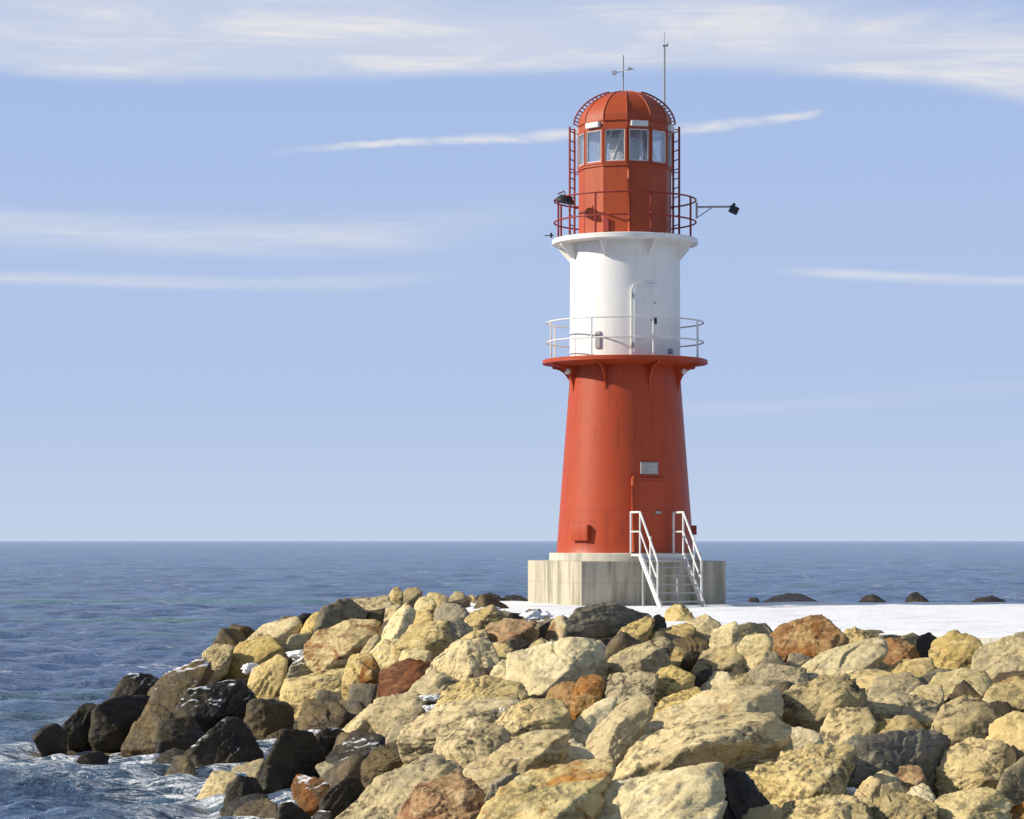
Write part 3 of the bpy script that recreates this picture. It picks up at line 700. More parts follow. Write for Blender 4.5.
# small stones in the gaps (copies of a few shapes)
proto = []
for k in range(4):
    rs = np.random.default_rng(900 + k)
    cube = np.array([[x, y, z] for x in (-1, 1) for y in (-1, 1) for z in (-1, 1)], float)
    cube = cube * np.array([.40, .34, .24]) * rs.uniform(.65, 1.15, (8, 3))
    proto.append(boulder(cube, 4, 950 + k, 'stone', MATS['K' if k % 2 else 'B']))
FILL = []
rs = np.random.default_rng(31)
cand = np.stack([rs.uniform(-11, 14, 2600), rs.uniform(25, 70, 2600)], 1)
gz, near = ground_z(cand[:, 0], cand[:, 1])
first = set()
for (x, y), z, nr in zip(cand, gz, near):
    if len(FILL) >= 110: break
    if nr < 0.55 or nr > 1.5 or z < -2.3 or abs(x) > 0.215 * y: continue
    if any((x - a) ** 2 + (y - b) ** 2 < 0.8 for a, b in FILL): continue
    if x > 1.5 and y > 52: continue
    FILL.append((x, y))
    k = rs.integers(4)
    if k in first:
        o = proto[k].copy(); COL.objects.link(o)
    else:
        o = proto[k]; first.add(k)
    o.location = (x, y, z - 0.02)
    o.rotation_euler = tuple(rs.uniform(0, 6.28, 3))
    s = rs.uniform(.75, 1.25); o.scale = (s, s, s)
    tag(o, 'small rough filler stone lying deep in a gap between the big boulders', 'rock', 'small stones in the gaps')

# ------------------------------------------------------------------ snow patches between the stones
def patch(cx, cy, w, h, d, V, Fc):
    U, faces = ICO[4]
    m = d / F
    P = U * np.array([w * m / 2, w * m * .3, h * m / 2])
    n = noise3(U * 1.6 + cx)
    P = P * (1 + .7 * n + .3 * noise3(U * 3.7 + cy))[:, None] + np.outer(noise3(U * 4 + cy) * .10, [1, 0, .5]) * w * m
    P = P + at(cx, cy, d)
    b = len(V); V.extend(P.tolist()); Fc.extend([[i + b for i in f] for f in faces])
V = []; Fc = []
for (cx, cy, w, h, dd) in [(304, 656, 28, 10, -.6), (251, 669, 18, 9, -.5), (318, 735, 24, 10, -.4), (432, 698, 22, 6, -1.2), (432, 709, 16, 8, -.8),
                           (291, 806, 14, 9, -.2), (475, 741, 8, 3, -.6), (503, 711, 9, 5, -.6), (850, 791, 15, 7, -.2), (536, 616, 26, 8, -.3),
                           (330, 745, 18, 8, -.4), (490, 609, 16, 4, -.2)]:
    patch(cx, cy, w, h, depth(cx, cy + h) + dd, V, Fc)
o = mesh_obj('snow_patches', V, Fc, SNOW, None, 180)
tag(o, 'patches of white snow lying in gaps between the breakwater boulders', 'snow', kind='stuff')

# ------------------------------------------------------------------ the snowy path at the head of the breakwater
front = [(452, 69.5), (480, 64), (545, 58), (620, 55), (700, 52.5), (770, 51), (865, 50), (921, 48.8), (1040, 46.5), (1250, 43)]
poly = [((px - 512) * d / F, d) for px, d in front] + [(22, 73.4), (7.5, 73.4), (6.2, 74.2), (4.5, 75.6), (2, 76), (-1.2, 75)]
def plate(name, poly, z0, z1, mat, step=0.0):
    n = len(poly)
    vs = [(x, y, z0) for x, y in poly] + [(x, y, z1) for x, y in poly]
    fs = [tuple(range(n))[::-1], tuple(range(n, 2 * n))] + [(i, (i + 1) % n, (i + 1) % n + n, i + n) for i in range(n)]
    return mesh_obj(name, vs, fs, mat)
tag(plate('path', poly, -3.2, -0.03, CONC2), kind='structure')
# snow sheet with soft drifts
bm = bmesh.new()
bm.faces.new([bm.verts.new((x, y, 0)) for x, y in poly])
bmesh.ops.triangulate(bm, faces=bm.faces[:])
for _ in range(6):
    bmesh.ops.subdivide_edges(bm, edges=[e for e in bm.edges if e.calc_length() > 0.5], cuts=1)
    bmesh.ops.triangulate(bm, faces=bm.faces[:])
sv = np.array([v.co[:] for v in bm.verts])
hz = 0.035 * noise3(sv * .5) + 0.03 * noise3(sv * np.array([.6, 1.7, 1])) + 0.012 * noise3(sv * 4)
edge = {v.index for v in bm.verts if v.is_boundary}
bm.verts.index_update()
for v, z in zip(bm.verts, hz):
    v.co.z = max(-0.02, 0.02 + z) if not v.is_boundary else -0.028
me = bpy.data.meshes.new('snow'); bm.to_mesh(me); bm.free(); me.materials.append(SNOW); me.shade_smooth()
o = link(bpy.data.objects.new('snow', me)); tag(o, kind='structure')

# ------------------------------------------------------------------ the sea
rows = [24.0]
while rows[-1] < 3500: rows.append(rows[-1] * 1.0036)
rows = np.array(rows); us = np.linspace(-0.34, 0.34, 380)
Yg, Ug = np.meshgrid(rows, us, indexing='ij')
Xg = Yg * Ug
X = Xg.ravel(); Y = Yg.ravel(); cell = Y * 0.0036
H = np.zeros_like(X)
rs = np.random.default_rng(5)
for k in range(90):
    lam = 0.55 * (24 / 0.55) ** (k / 89.0)
    amp = 0.0120 * lam ** 0.50
    if lam > 5: amp *= (5 / lam) ** 0.9
    th = rs.normal(0.35, 0.55) + math.pi / 2 * (1 if rs.random() < .75 else -.4)
    kx, ky = math.cos(th) * 2 * math.pi / lam, math.sin(th) * 2 * math.pi / lam
    ph = kx * X + ky * Y + rs.uniform(0, 6.28)
    att = np.clip((lam / cell - 2.2) / 2.5, 0, 1)
    mod = 0.75 + 0.5 * np.sin(kx * .13 * X - ky * .21 * Y + rs.uniform(0, 6.28))
    H += att * mod * amp * (np.sin(ph) + 0.22 * np.sin(2 * ph + .9))
wet = PL[PL[:, 2] < -1.15]
best = np.full(X.shape, 99.0)
sel = np.where((Y < 85) & (X < 1))[0]
for a in range(0, len(sel), 20000):
    q = sel[a:a + 20000]
    dx = X[q][:, None] - wet[None, :, 0]; dy = Y[q][:, None] - wet[None, :, 1]
    best[q] = np.sqrt(dx * dx + (dy * .55) ** 2 ).min(1) - 0.45
foam = np.clip(1 - best / 2.9, 0, 1) ** 0.8
# surf behind the head of the breakwater
d2 = np.hypot((X - 6.6) / 1.6, (Y - 77.6) / 1.4)
foam = np.maximum(foam, np.clip(1.3 - d2, 0, 1))
d3 = np.hypot((X - 9.0) / 4.0, (Y - 78.2) / 1.2)
foam = np.maximum(foam, np.clip(1.0 - d3, 0, .8))
H += foam * 0.10 * noise3(np.stack([X * 1.2, Y * 1.6, X * 0], 1))
H += np.clip(1.2 - d2, 0, 1) * 1.9
sharp = np.zeros_like(H)
env = noise3(np.stack([X * .035, Y * .05, X * 0 + 3], 1))
crest = np.clip((H - 0.19) * 5.0, 0, 1) * np.clip(env * 3 + .1, 0, 1)
n0, n1 = len(rows), len(us)
idx = np.arange(n0 * n1).reshape(n0, n1)
quads = np.stack([idx[:-1, :-1], idx[:-1, 1:], idx[1:, 1:], idx[1:, :-1]], -1).reshape(-1, 4)
verts = np.stack([X, Y, H + SEA], 1)
far = np.array([[-60000, -300, SEA - .9], [60000, -300, SEA - .9], [60000, 60000, SEA - .9], [-60000, 60000, SEA - .9]], float)
nv = len(verts)
verts = np.concatenate([verts, far]); quads = np.concatenate([quads, [[nv, nv + 1, nv + 2, nv + 3]]])
me = bpy.data.meshes.new('sea')
me.vertices.add(len(verts)); me.vertices.foreach_set('co', verts.ravel())
me.loops.add(quads.size); me.loops.foreach_set('vertex_index', quads.ravel().astype(np.int32))
me.polygons.add(len(quads)); me.polygons.foreach_set('loop_start', np.arange(0, quads.size, 4, dtype=np.int32))
me.update(calc_edges=True); me.validate()
for nm, arr in (('foam', foam), ('crest', crest)):
    a = me.attributes.new(nm, 'FLOAT', 'POINT'); a.data.foreach_set('value', np.concatenate([arr, np.zeros(4)]).astype(np.float32))
me.materials.append(SEAM); me.shade_smooth()
sea = link(bpy.data.objects.new('sea', me)); tag(sea, kind='structure')

# ------------------------------------------------------------------ the lighthouse
TX, TY = 3.13, 72.0
LH = empty('lighthouse', (TX, TY, 0.0))
tag(LH, 'red and white banded round lighthouse with two railed galleries on a concrete block', 'lighthouse')
PX = 0.02769
def zz(py): return EYE + (541 - py) * PX
FACE = 19.5                                    # bearing of the door side

# concrete footing: a square block turned towards the right, corners slightly worn
b = MB(); b.box((0, 0, .565), (4.22, 4.22, 1.29), R(FACE), 0.035)
base = b.build('concrete_base', CONC, LH)
b = MB(); b.lathe([(2.02, 1.213), (2.10, 1.213), (2.10, 1.40), (2.08, 1.425), (1.80, 1.425)], 96)
b.build('base_ring', CONC2, LH)

# red lower tower, slightly curved taper
prof = [(1.915, 1.40)]
for k in range(25):
    z = 1.44 + k / 24 * 5.24; prof.append((1.90 - .0757 * (z - 1.42), z))
b = MB(); b.lathe(prof, 128); b.build('lower_tower', RED, LH)

def railing(name, r, z0, z1, zmid, mat, rot, rp, rr):
    b = MB()
    for z in (z1, zmid):
        b.tube([pol(r, k * 5, z) for k in range(72)], rr, 8, closed=True)
    o = b.build(name, mat, LH)
    for k in range(8):
        q = MB(); q.tube([pol(r, rot + 22.5 + 45 * k, z0 - .03), pol(r, rot + 22.5 + 45 * k, z1)], rp, 8)
        q.build('post', mat, o)
    return o

# lower gallery
b = MB(); b.lathe([(1.50, 6.55), (1.62, 6.55), (2.20, 6.63), (2.285, 6.64), (2.285, 6.735), (2.25, 6.755), (1.45, 6.775)], 96)
g1 = b.build('lower_gallery', RED, LH)
for k in range(8):
    dg = 22.5 + 45 * k
    poly2 = [(1.50, 6.63)] + [(2.17, 6.64), (2.14, 6.56)]
    for q in range(1, 9):
        t_ = q / 8; an = t_ * math.pi / 2
        poly2.append((2.14 - .56 * math.sin(an) - .0, 6.56 - .68 * (1 - math.cos(an))))
    poly2.append((1.50, 5.88))
    b = MB(); b.prism(poly2, 0.05, Matrix.Rotation(R(dg - 90), 4, 'Z'))
    b.build('bracket', RED, g1)
railing('lower_railing', 2.17, 6.75, 7.78, 7.24, GALV, -4.5, 0.024, 0.022)

# white middle tower
b = MB(); b.lathe([(1.535, 6.76), (1.53, 6.9), (1.515, 9.9), (1.515, 10.08)], 128); b.build('middle_tower', WHITE, LH)
# upper gallery
b = MB(); b.lathe([(1.45, 9.93), (1.92, 9.935), (2.01, 9.94), (2.02, 9.95), (2.02, 10.065), (2.0, 10.08), (1.2, 10.10)], 96)
g2 = b.build('upper_gallery', WHITE, LH)
for k in range(8):
    b = MB(); b.prism([(1.48, 9.94), (1.96, 9.94), (1.95, 9.87), (1.62, 9.52), (1.48, 9.49)], 0.06, Matrix.Rotation(R(22.5 + 45 * k - 90), 4, 'Z'))
    b.build('bracket', WHITE, g2)
railing('upper_railing', 1.96, 10.07, 11.17, 10.56, REDD, -4, 0.028, 0.024)

# lantern room: twelve sided
A12 = [30 * k for k in range(12)]
b = MB(); b.lathe([(1.30, 10.08), (1.30, 10.18), (1.285, 10.20), (1.285, 11.96), (1.32, 11.98), (1.32, 12.03), (1.20, 12.04)], 12)
b.build('lantern_wall', RED2, LH, 20)
ZS, ZT = 12.045, 13.03
rin = 1.27 * math.cos(R(15))
half = 1.27 * math.sin(R(15))
for k in range(12):
    M = facing(rin, 15 + 30 * k, 0)
    def bar(mb, x, z, sx, sz, sy=.09, y=0.0):
        mb.box((0, 0, 0), (1, 1, 1), M=M @ Matrix.Translation((x, y, z)) @ Matrix.Diagonal((sx, sy, sz, 1)))
    f = MB(); zc = (ZS + ZT) / 2; hh = (ZT - ZS)
    for s in (-1, 1): bar(f, s * (half - .028), zc, .052, hh)
    bar(f, 0, ZS + .03, 2 * half - .11, .058); bar(f, 0, ZT - .03, 2 * half - .11, .058)
    w = f.build('window', RED2, LH)
    t_ = MB()
    for s in (-1, 1): bar(t_, s * (half - .067), zc, .022, hh - .125, .06)
    bar(t_, 0, ZS + .072, 2 * half - .16, .024, .06); bar(t_, 0, ZT - .072, 2 * half - .16, .024, .06)
    t_.build('sash', GALV, w)
    g = MB(); bar(g, 0, zc, 2 * half - .157, hh - .17, .012)
    g.build('pane', GLASS, w)
# fascia and dome
b = MB(); b.lathe([(1.22, 13.032), (1.29, 13.034), (1.285, 13.20), (1.32, 13.215), (1.32, 13.25), (1.25, 13.27)], 12)
b.build('fascia', RED2, LH, 20)
dome = [(1.28, 13.26), (1.268, 13.40), (1.205, 13.55), (1.04, 13.77), (.82, 13.95), (.56, 14.085), (.30, 14.16), (.12, 14.185), (.02, 14.19)]
b = MB(); b.lathe(dome, 12)
dm = b.build('dome', RED2, LH, 14)
b = MB()
for a in A12:
    b.tube([pol(r + .004, a, z + .004) for r, z in dome[:-1]], .014, 6)
b.build('rib', RED2, dm)
for k in range(0, 12, 2):
    M = facing(1.275, 15 + 30 * k, 13.115)
    b = MB(); b.box((0, 0, 0), (1, 1, 1), bev=.06, M=M @ Matrix.Diagonal((.48, .16, .15, 1)))
    b.build('vent_box', GALV, LH)
# inside: floor, optic
b = MB(); b.lathe([(.01, 12.0), (1.19, 12.0)], 24); b.build('lantern_floor', INNER, LH)
b = MB(); b.lathe([(.32, 12.0), (.32, 12.12), (.56, 12.16), (.56, 12.2)], 24); op = b.build('lamp_pedestal', GREYM, LH)
b = MB()
pr = []
for i in range(9):
    z = 12.2 + i * .075; pr += [(.38, z), (.47, z + .05), (.38, z + .073)]
b.lathe(pr + [(.12, 12.92), (.02, 12.96)], 32); b.build('lamp_optic', LENS, op)
for a in (25, 75, 125, 215, 305, 335):
    b = MB(); b.tube([pol(.95, a, 12.0), pol(.62, a + 18, 13.1)], .04, 6); b.build('strut', LENS, op)

# ladders at both sides of the lantern, going on over the dome
for sgn in (-1, 1):
    bt = sgn * 111
    side = Vector((math.cos(R(bt)), math.sin(R(bt)), 0))
    rails = MB()
    for s in (-.2, .2):
        rails.tube([pol(1.555, bt, z) + side * s for z in (10.08, 13.28)], .034, 6)
        if sgn < 0 and s < 0: pass
    lad = rails.build('ladder', REDD, LH)
    z = 10.30
    while z < 13.25:
        q = MB(); q.tube([pol(1.555, bt, z) - side * .2, pol(1.555, bt, z) + side * .2], .016, 6); z += .26
        q.build('rung', REDD, lad)
    hk = MB()
    for z in (11.05, 12.0, 13.2):
        for s in (-.2, .2):
            hk.tube([pol(1.25, bt, z) + side * s * .9, pol(1.555, bt, z) + side * s], .016, 6)
    hk.build('wall_stay', REDD, lad)
    # curved rungs over the dome
    cur = MB(); arc = []
    for q in range(13):
        an = R(4 + 70 * q / 12)
        arc.append(pol(1.40 * math.cos(an) + .04, bt, 13.28 + .93 * math.sin(an)))
    for s in (-.2, .2): cur.tube([p + side * s for p in arc], .022, 6)
    for p in arc: cur.tube([p - side * .2, p + side * .2], .016, 6)
    for q in (1, 4, 7, 10):
        p = arc[q]; cur.tube([p, Vector((p.x * .82, p.y * .82, p.z - .10))], .016, 6)
    cur.build('roof_ladder', REDD, LH)

# finial with weather vane, tall mast
b = MB(); b.tube([(-.05, 0, 14.17), (-.05, 0, 15.20)], .018, 8)
rod = b.build('vane_rod', GREYM, LH)
b = MB(); zc = 14.76
b.tube([(-.30, -.04, zc - .06), (.20, .03, zc + .07)], .014, 6)
b.tube([(-.20, .1, zc + .06), (.10, -.1, zc - .03)], .012, 6)
b.prism([(-.10, 0), (.08, .05), (.08, -.05)], .012, Matrix.Translation((.17, .03, zc + .07)) @ Matrix.Rotation(math.pi, 4, 'Z'))
b.prism([(-.02, .07), (.10, .09), (.10, -.05), (-.02, -.05)], .012, Matrix.Translation((-.34, -.04, zc - .07)))
b.build('weather_vane', GALV, rod)
mp_ = pol(1.32, 121, 0)
b = MB(); b.tube([(mp_.x, mp_.y, 13.0), (mp_.x, mp_.y, 14.5), (mp_.x, mp_.y, 15.62)], .026, 8); b.tube([(mp_.x, mp_.y, 15.62), (mp_.x, mp_.y, 15.98)], .010, 6)
b.tube([(mp_.x * .9, mp_.y * .9, 13.15), (mp_.x, mp_.y, 13.15)], .03, 6)
mast = b.build('antenna_mast', GREYM, LH)
b = MB(); b.tube([(mp_.x - .05, mp_.y, 15.60), (mp_.x + .09, mp_.y, 15.60)], .03, 8); b.tube([(mp_.x + .09, mp_.y, 15.58), (mp_.x + .09, mp_.y, 15.68)], .02, 6)
b.build('mast_head', GREYM, mast)

# pipe and hatch on the lantern wall
b = MB(); b.tube([pol(1.345, 2, 10.1), pol(1.345, 2, 11.6), pol(1.33, 2, 11.80), pol(1.27, 2, 11.86)], .045, 10)
b.build('cable_pipe', RED2, LH)
M = facing(1.285 * math.cos(R(15)) + .02, -26, 10.36)
b = MB(); b.box((0, 0, 0), (1, 1, 1), M=M @ Matrix.Diagonal((.16, .09, .34, 1))); b.build('wall_box', REDD, LH)

# lamp on an arm at the right of the upper gallery
a0 = pol(1.98, 84, 0)
b = MB()
b.tube([(a0.x, a0.y, 10.97), (a0.x + .98, a0.y - .1, 10.97)], .028, 8)
b.tube([(a0.x, a0.y, 10.67), (a0.x + .42, a0.y - .05, 10.95)], .016, 6)
b.tube([(a0.x, a0.y, 10.66), (a0.x, a0.y, 11.1)], .03, 8)
arm = b.build('lamp_arm', GREYM, LH)
X_ = Matrix.Translation((a0.x + 1.02, a0.y - .1, 10.88)) @ Matrix.Rotation(R(25), 4, 'Y')
b = MB(); b.box((0, 0, 0), (1, 1, 1), bev=.1, M=X_ @ Matrix.Diagonal((.25, .2, .2, 1)))
b.box((0, 0, 0), (1, 1, 1), M=X_ @ Matrix.Translation((-.06, 0, .12)) @ Matrix.Diagonal((.08, .08, .1, 1)))
b.build('lamp_head', DARK, arm)
# floodlight on the left of the upper railing
a1 = pol(1.9, -62, 0)
X_ = Matrix.Translation((a1.x, a1.y, 11.06)) @ Matrix.Rotation(R(12), 4, 'Y')
b = MB(); b.lathe([(.05, .15), (.16, .13), (.25, .02), (.27, -.06), (.23, -.05)], 24, cap=True)
b.v = [X_ @ v for v in b.v]
fl = b.build('floodlight', DARK, LH)
b = MB(); b.tube([(a1.x, a1.y, 11.2), (a1.x - .02, a1.y, 11.32), (a1.x - .2, a1.y, 11.24)], .02, 6); b.build('floodlight_bracket', REDD, fl)
# small instrument rod sticking out at the left of the upper gallery
a2 = pol(2.0, -80, 10.17)
b = MB(); b.tube([a2, a2 + Vector((-.26, 0, .0))], .014, 6); b.tube([a2 + Vector((-.08, 0, -.06)), a2 + Vector((-.08, 0, .07))], .03, 8)
b.build('instrument_rod', DARK, LH)
# small lamps below the lower gallery
for dg in (-68, 68):
    p = pol(1.72, dg, 6.40)
    b = MB(); b.lathe([(.03, .10), (.075, .06), (.085, -.02), (.05, -.07), (.01, -.08)], 16, cap=True)
    b.v = [v + p for v in b.v]; b.tube([p + Vector((0, 0, .08)), p + Vector((0, 0, .22))], .02, 6)
    b.build('gallery_lamp', GALV, LH)

# white door on the lower gallery
def curved_panel(mb, r, dr, dg, width, z0, z1, corner=.12, seg=14):
    """door leaf bent round the tower with rounded upper corners"""
    xs = [-width / 2 + width * i / seg for i in range(seg + 1)]
    top = []
    for x in xs:
        e = max(0.0, abs(x) - (width / 2 - corner))
        top.append(z1 - (corner - math.sqrt(max(0, corner ** 2 - e ** 2))))
    vs = []; fs = []
    for rad in (r, r + dr):
        for x, zt in zip(xs, top):
            an = dg + math.degrees(x / r)
            vs.append(pol(rad, an, z0)); vs.append(pol(rad, an, zt))
    n = 2 * (seg + 1)
    for i in range(seg):
        a = 2 * i
        fs.append((n + a, n + a + 2, n + a + 3, n + a + 1)); fs.append((a, a + 1, a + 3, a + 2))
        fs.append((a + 1, n + a + 1, n + a + 3, a + 3)); fs.append((a, a + 2, n + a + 2, n + a))
    fs.append((0, n, n + 1, 1)); e = 2 * seg; fs.append((e, e + 1, n + e + 1, n + e))
    mb.add(vs, fs)
b = MB(); curved_panel(b, 1.50, .10, FACE, .84, 6.80, 8.72, .16)
dr = b.build('door', WHITE, LH)
b = MB(); curved_panel(b, 1.59, .03, FACE, .72, 6.88, 8.64, .12); b.build('door_leaf', WHITE, dr)
for z in (7.08, 8.42):
    b = MB(); p = pol(1.62, FACE - 15.2, z); b.tube([p - Vector((0, 0, .07)), p + Vector((0, 0, .07))], .03, 8); b.build('hinge', GREYM, dr)
b = MB(); p = pol(1.63, FACE + 8, 7.74); b.box(p, (.09, .07, .2), R(FACE + 8), .015); b.tube([p, p + Vector((-.12, -.04, .0))], .016, 6); b.build('handle', DARK, dr)
b = MB(); p = pol(1.625, FACE + 8, 8.22); b.box(p, (.05, .04, .05), R(FACE + 8), .01); b.build('lock', GREYM, dr)
M = facing(1.525, -31, 7.22)
b = MB(); b.box((0, 0, 0), (1, 1, 1), bev=.04, M=M @ Matrix.Diagonal((.16, .10, .46, 1))); b.build('wall_hatch', GREYM, LH)
b = MB(); p = pol(1.56, 50, 6.93); b.box(p, (.12, .12, .14), R(50), .02); b.build('socket_box', GREYM, LH)

# red entrance door, plaque, pipe and boxes on the lower tower
def rt(z): return float(np.interp(z, [q[1] for q in prof], [q[0] for q in prof]))
b = MB(); curved_panel(b, 1.70, .155, FACE, .98, 1.43, 3.45, .06)
d2_ = b.build('entrance_door', RED, LH)
b = MB(); curved_panel(b, 1.82, .06, FACE, .84, 1.47, 3.37, .04); b.build('door_leaf', RED, d2_)
b = MB(); p = pol(1.91, FACE + 6, 2.52); b.box(p, (.18, .06, .07), R(FACE + 6), .01); b.build('handle', GREYM, d2_)
b = MB(); q0 = FACE - 15.5
b.tube([pol(1.93, q0, 1.45), pol(1.93, q0, 3.25), pol(1.91, q0, 3.40), pol(1.78, q0 + 1, 3.46)], .055, 10)
b.build('cable_pipe', RED2, LH)
# plaque above the door
M = facing(rt(3.72) + .02, FACE, 3.72)
b = MB(); b.box((0, 0, 0), (1, 1, 1), bev=.03, M=M @ Matrix.Diagonal((.50, .05, .32, 1))); pq = b.build('plaque', GREYM, LH)
b = MB()
for k in range(4):
    b.box((0, 0, 0), (1, 1, 1), M=M @ Matrix.Translation((0, -.028, .10 - .068 * k)) @ Matrix.Diagonal((.40, .012, .022, 1)))
b.build('louvre', CONC2, pq)
M = facing(rt(1.95) + .03, -42, 1.97)
b = MB(); b.box((0, 0, 0), (1, 1, 1), bev=.03, M=M @ Matrix.Diagonal((.60, .18, .42, 1))); cb = b.build('cable_box', RED, LH)
M = facing(rt(2.0) + .02, 88, 2.05)
b = MB(); b.box((0, 0, 0), (1, 1, 1), bev=.03, M=M @ Matrix.Diagonal((.3, .2, .26, 1))); b.build('cable_box', REDD, LH)

# ------------------------------------------------------------------ steel stairs up to the entrance
ST = empty('staircase', (TX, TY, 0.0), R(FACE))
tag(ST, 'white steel stairs with tube handrails leading up to the red lighthouse door', 'stairs')
# local frame: -y points away from the door
Y0, Y1, Y2, ZL, W2 = -1.96, -2.62, -4.05, 1.40, .625
for s in (-1, 1):
    x = s * W2
    b = MB()
    M = Matrix.Translation((x, 0, 0))
    L = math.hypot(Y2 - Y1, ZL); an = math.atan2(ZL, Y1 - Y2)
    b.box((0, 0, 0), (1, 1, 1), M=Matrix.Translation((x, (Y1 + Y2) / 2, ZL / 2 - .03)) @ Matrix.Rotation(an, 4, 'X') @ Matrix.Diagonal((.05, L, .17, 1)))
    b.box((x, Y2 - .02, .012), (.16, .2, .02))
    b.build('stringer', GALV, ST)
    b = MB()
    top = ZL + 1.12; mid = ZL + .60
    nx_, nz_ = 0, 0
    e1 = Vector((x, Y2 + .20, .25 + 1.02)); e0 = Vector((x, Y1, top))
    b.tube([(x, Y0, top), (x, Y1, top), (x, Y2 + .22, 1.22)], .032, 8)
    b.tube([(x, Y0, mid), (x, Y1, mid), (x, Y2 + .30, .80)], .024, 8)
    hr = b.build('handrail', GALV, ST)
    for (yy, zb, zt) in [(Y0, ZL - .35, top), (Y1, ZL - .1, top), ((Y1 + Y2) / 2, ZL / 2, (top + 1.22) / 2), (Y2 + .22, .2, 1.22)]:
        q = MB(); q.tube([(x, yy, zb), (x, yy, zt)], .028, 8); q.build('post', GALV, hr)
for k in range(6):
    t_ = (k + .6) / 6.3
    b = MB(); b.box((0, Y1 + (Y2 - Y1) * t_, ZL * (1 - t_) - .0), (2 * W2 - .06, .24, .035)); b.build('tread', GREYM, ST)
b = MB(); b.box((0, (Y0 + Y1) / 2, ZL - .03), (2 * W2 + .02, Y0 - Y1, .05)); b.box((0, Y1 - .02, ZL - .12), (2 * W2 - .06, .03, .2)); b.build('landing', GALV, ST)
b = MB()
for s in (-.5, .5):
    b = MB(); b.tube([(s, Y1 + .08, 0.0), (s, Y1 + .08, ZL - .05)], .04, 8)
    b.build('landing_support', GREYM, ST)

# ------------------------------------------------------------------ sky, sun, camera
SUN_AZ, SUN_EL = -86.0, 27.5         # bearing of the sun: left of the view, slightly on the near side
world = bpy.data.worlds.new('World'); S.world = world; world.use_nodes = True
t = NT(world.node_tree)
sky = t.n('ShaderNodeTexSky', sky_type='NISHITA', sun_disc=False, sun_elevation=R(SUN_EL), sun_rotation=R(266),
          altitude=0.0, air_density=1.0, dust_density=0.6, ozone_density=2.0)
tcw = t.n('ShaderNodeTexCoord').outputs['Generated']
sx = t.n('ShaderNodeSeparateXYZ', {0: tcw})
az = t.m('MULTIPLY', t.m('ARCTAN2', sx.outputs[0], sx.outputs[1]), F)          # along the horizon
el = t.m('MULTIPLY', t.m('ARCSINE', sx.outputs[2]), F)                          # above it
uv = t.n('ShaderNodeCombineXYZ', {0: az, 1: el})
def wnoise(sx_, sy_, det=5, rough=.6, dist=0.0, z=0.0):
    mp = t.n('ShaderNodeMapping', {'Vector': uv, 'Scale': (1 / sx_, 1 / sy_, 1), 'Location': (z, z * .7, z)})
    return t.noise(mp, 1.0, det, rough, dist)
def lerp_line(pts):
    """height of a streak along the horizon, as a smooth curve"""
    c = np.polyfit([p[0] for p in pts], [p[1] for p in pts], 3)
    x = t.m('MULTIPLY', az, .001)
    acc = float(c[0]) * 1.0
    acc = t.m('MULTIPLY_ADD', x, float(c[0]), float(c[1]))
    acc = t.m('MULTIPLY_ADD', acc, x, float(c[2]))
    return t.m('MULTIPLY_ADD', acc, x, float(c[3]))
def P(px, py): return ((px - 512) * .001, 541 - py)
warp = t.m('MULTIPLY', t.m('SUBTRACT', wnoise(240, 60, 4), .5), 30.0)
# high veil
lower = lerp_line([P(0, 84), P(200, 87), P(400, 82), P(600, 74), P(760, 78), P(921, 96), P(1024, 116)])
dl = t.m('SUBTRACT', t.m('ADD', el, t.m('MULTIPLY', warp, .22)), lower)
veil = t.m('MULTIPLY', t.step(dl, -8.0, 12.0), t.m('SUBTRACT', 1.0, t.step(dl, 35.0, 110.0)))
st = t.step(wnoise(420, 26, 6, .62, .4, 3.1), .36, .66)
st2 = t.step(wnoise(260, 60, 5, .6, .5, 8.7), .36, .60)
veil = t.m('MULTIPLY', veil, t.m('ADD', .46, t.m('MULTIPLY', t.m('MULTIPLY', st, st2), .75)))
hi = t.m('MULTIPLY', t.step(el, 430.0, 640.0), t.m('MULTIPLY', t.step(wnoise(500, 70, 6, .62, .6, 1.7), .42, .72), .6))
# vapour trail
ct = lerp_line([P(250, 161), P(280, 157), P(340, 148.5), P(400, 143.5), P(480, 143), P(560, 142.5), P(690, 130), P(760, 125), P(820, 121)])
wob = t.m('MULTIPLY', t.m('SUBTRACT', wnoise(26, 26, 4, .6), .5), 5.0)
dc = t.m('ABSOLUTE', t.m('ADD', t.m('SUBTRACT', el, ct), wob))
wd = t.m('ADD', 3.4, t.m('MULTIPLY', t.m('SUBTRACT', 1.0, t.step(t.m('ABSOLUTE', t.m('SUBTRACT', az, 100.0)), 0.0, 260.0)), 3.0))
trail = t.m('SUBTRACT', 1.0, t.step(dc, t.m('MULTIPLY', wd, .2), t.m('MULTIPLY', wd, 1.5)))
trail = t.m('MULTIPLY', trail, t.m('MULTIPLY', t.step(az, -262.0, -150.0), t.m('SUBTRACT', 1.0, t.step(az, 300.0, 312.0))))
trail = t.m('MULTIPLY', trail, t.m('ADD', .12, t.m('MULTIPLY', t.step(wnoise(60, 16, 4, .65), .25, .75), .8)))
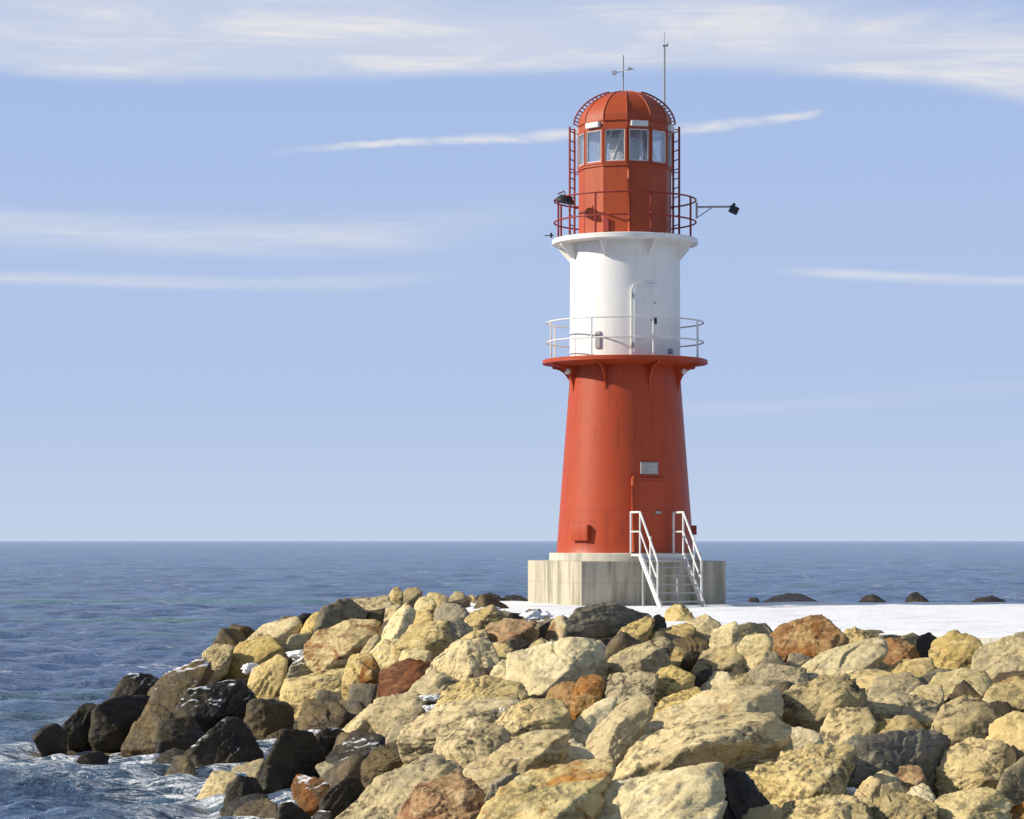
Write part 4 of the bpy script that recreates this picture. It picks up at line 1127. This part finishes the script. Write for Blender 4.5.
def wisp(x0, x1, pts, th, amt, soft=120.0):
    ln = lerp_line([P(*p) for p in pts])
    d = t.m('ABSOLUTE', t.m('SUBTRACT', t.m('ADD', el, t.m('MULTIPLY', warp, .35)), ln))
    k = t.m('SUBTRACT', 1.0, t.step(d, 0.0, th))
    e = t.m('MULTIPLY', t.step(az, x0 - 512 - soft, x0 - 512 + soft), t.m('SUBTRACT', 1.0, t.step(az, x1 - 512 - soft, x1 - 512 + soft)))
    s_ = t.m('ADD', .45, t.m('MULTIPLY', t.step(wnoise(200, 14, 5, .6, .3, x0 * .01), .35, .65), .55))
    return t.m('MULTIPLY', t.m('MULTIPLY', k, e), t.m('MULTIPLY', s_, amt))
w1 = wisp(-200, 470, [(0, 236), (150, 240), (300, 240), (500, 225)], 30.0, .55)
w2 = wisp(-100, 420, [(0, 284), (150, 285), (300, 286), (460, 276)], 11.0, .50, 70.0)
w3 = wisp(800, 1400, [(700, 268), (800, 274), (921, 282), (1024, 288)], 9.0, .62, 50.0)
w4 = wisp(600, 1100, [(600, 410), (750, 408), (900, 398), (1024, 390)], 14.0, .14)
veil_c = t.mix(t.m('ADD', veil, hi, clamp=True), (0, 0, 0, 1), (1, 1, 1, 1))
tot = t.m('MAXIMUM', t.m('MAXIMUM', t.m('ADD', veil, hi), trail), t.m('MAXIMUM', t.m('MAXIMUM', w1, w2), t.m('MAXIMUM', w3, w4)))
tot = t.m('MULTIPLY', t.m('MINIMUM', tot, 1.0), t.step(sx.outputs[2], -0.01, 0.01))
SKYK = 0.091
eld = t.m('MULTIPLY', el, 1 / F)
low = t.mix(t.step(eld, -0.02, 0.075), (5.0, 5.9, 7.35, 1), (3.95, 5.05, 7.3, 1))
low = t.mix(t.step(eld, 0.06, 0.24), low, (3.25, 4.45, 7.1, 1))
tint = t.mix(t.step(eld, 0.25, 0.9), low, sky.outputs[0])
colw = t.mix(t.m('MULTIPLY', tot, 0.62), tint, (9.2, 8.55, 7.5, 1))
bg = t.n('ShaderNodeBackground', {'Color': colw, 'Strength': SKYK})
ow = t.n('ShaderNodeOutputWorld'); t.t.links.new(bg.outputs[0], ow.inputs[0])

sl = bpy.data.lights.new('sun', 'SUN'); sl.energy = 5.0; sl.angle = R(0.53); sl.color = (1.0, 0.915, 0.76)
so = link(bpy.data.objects.new('sun', sl))
dv = Vector((math.sin(R(SUN_AZ - 8)) * math.cos(R(SUN_EL)), math.cos(R(SUN_AZ - 8)) * math.cos(R(SUN_EL)), math.sin(R(SUN_EL))))
so.rotation_euler = dv.to_track_quat('Z', 'Y').to_euler()
so.location = (-40, 40, 40)

cam = bpy.data.cameras.new('camera'); co = link(bpy.data.objects.new('camera', cam))
co.location = (0, 0, EYE); co.rotation_euler = (R(90), 0, 0)
cam.sensor_width = 36.0; cam.lens = F * 36.0 / 1024.0
cam.shift_y = (541 - 409.5) / 1024.0
cam.clip_start = 0.5; cam.clip_end = 200000.0
S.camera = co
S.view_settings.view_transform = 'Standard'; S.view_settings.look = 'None'
S.view_settings.exposure = 0.28; S.view_settings.gamma = 1.0
S.cycles.max_bounces = 6; S.cycles.transparent_max_bounces = 12
S.cycles.use_denoising = True
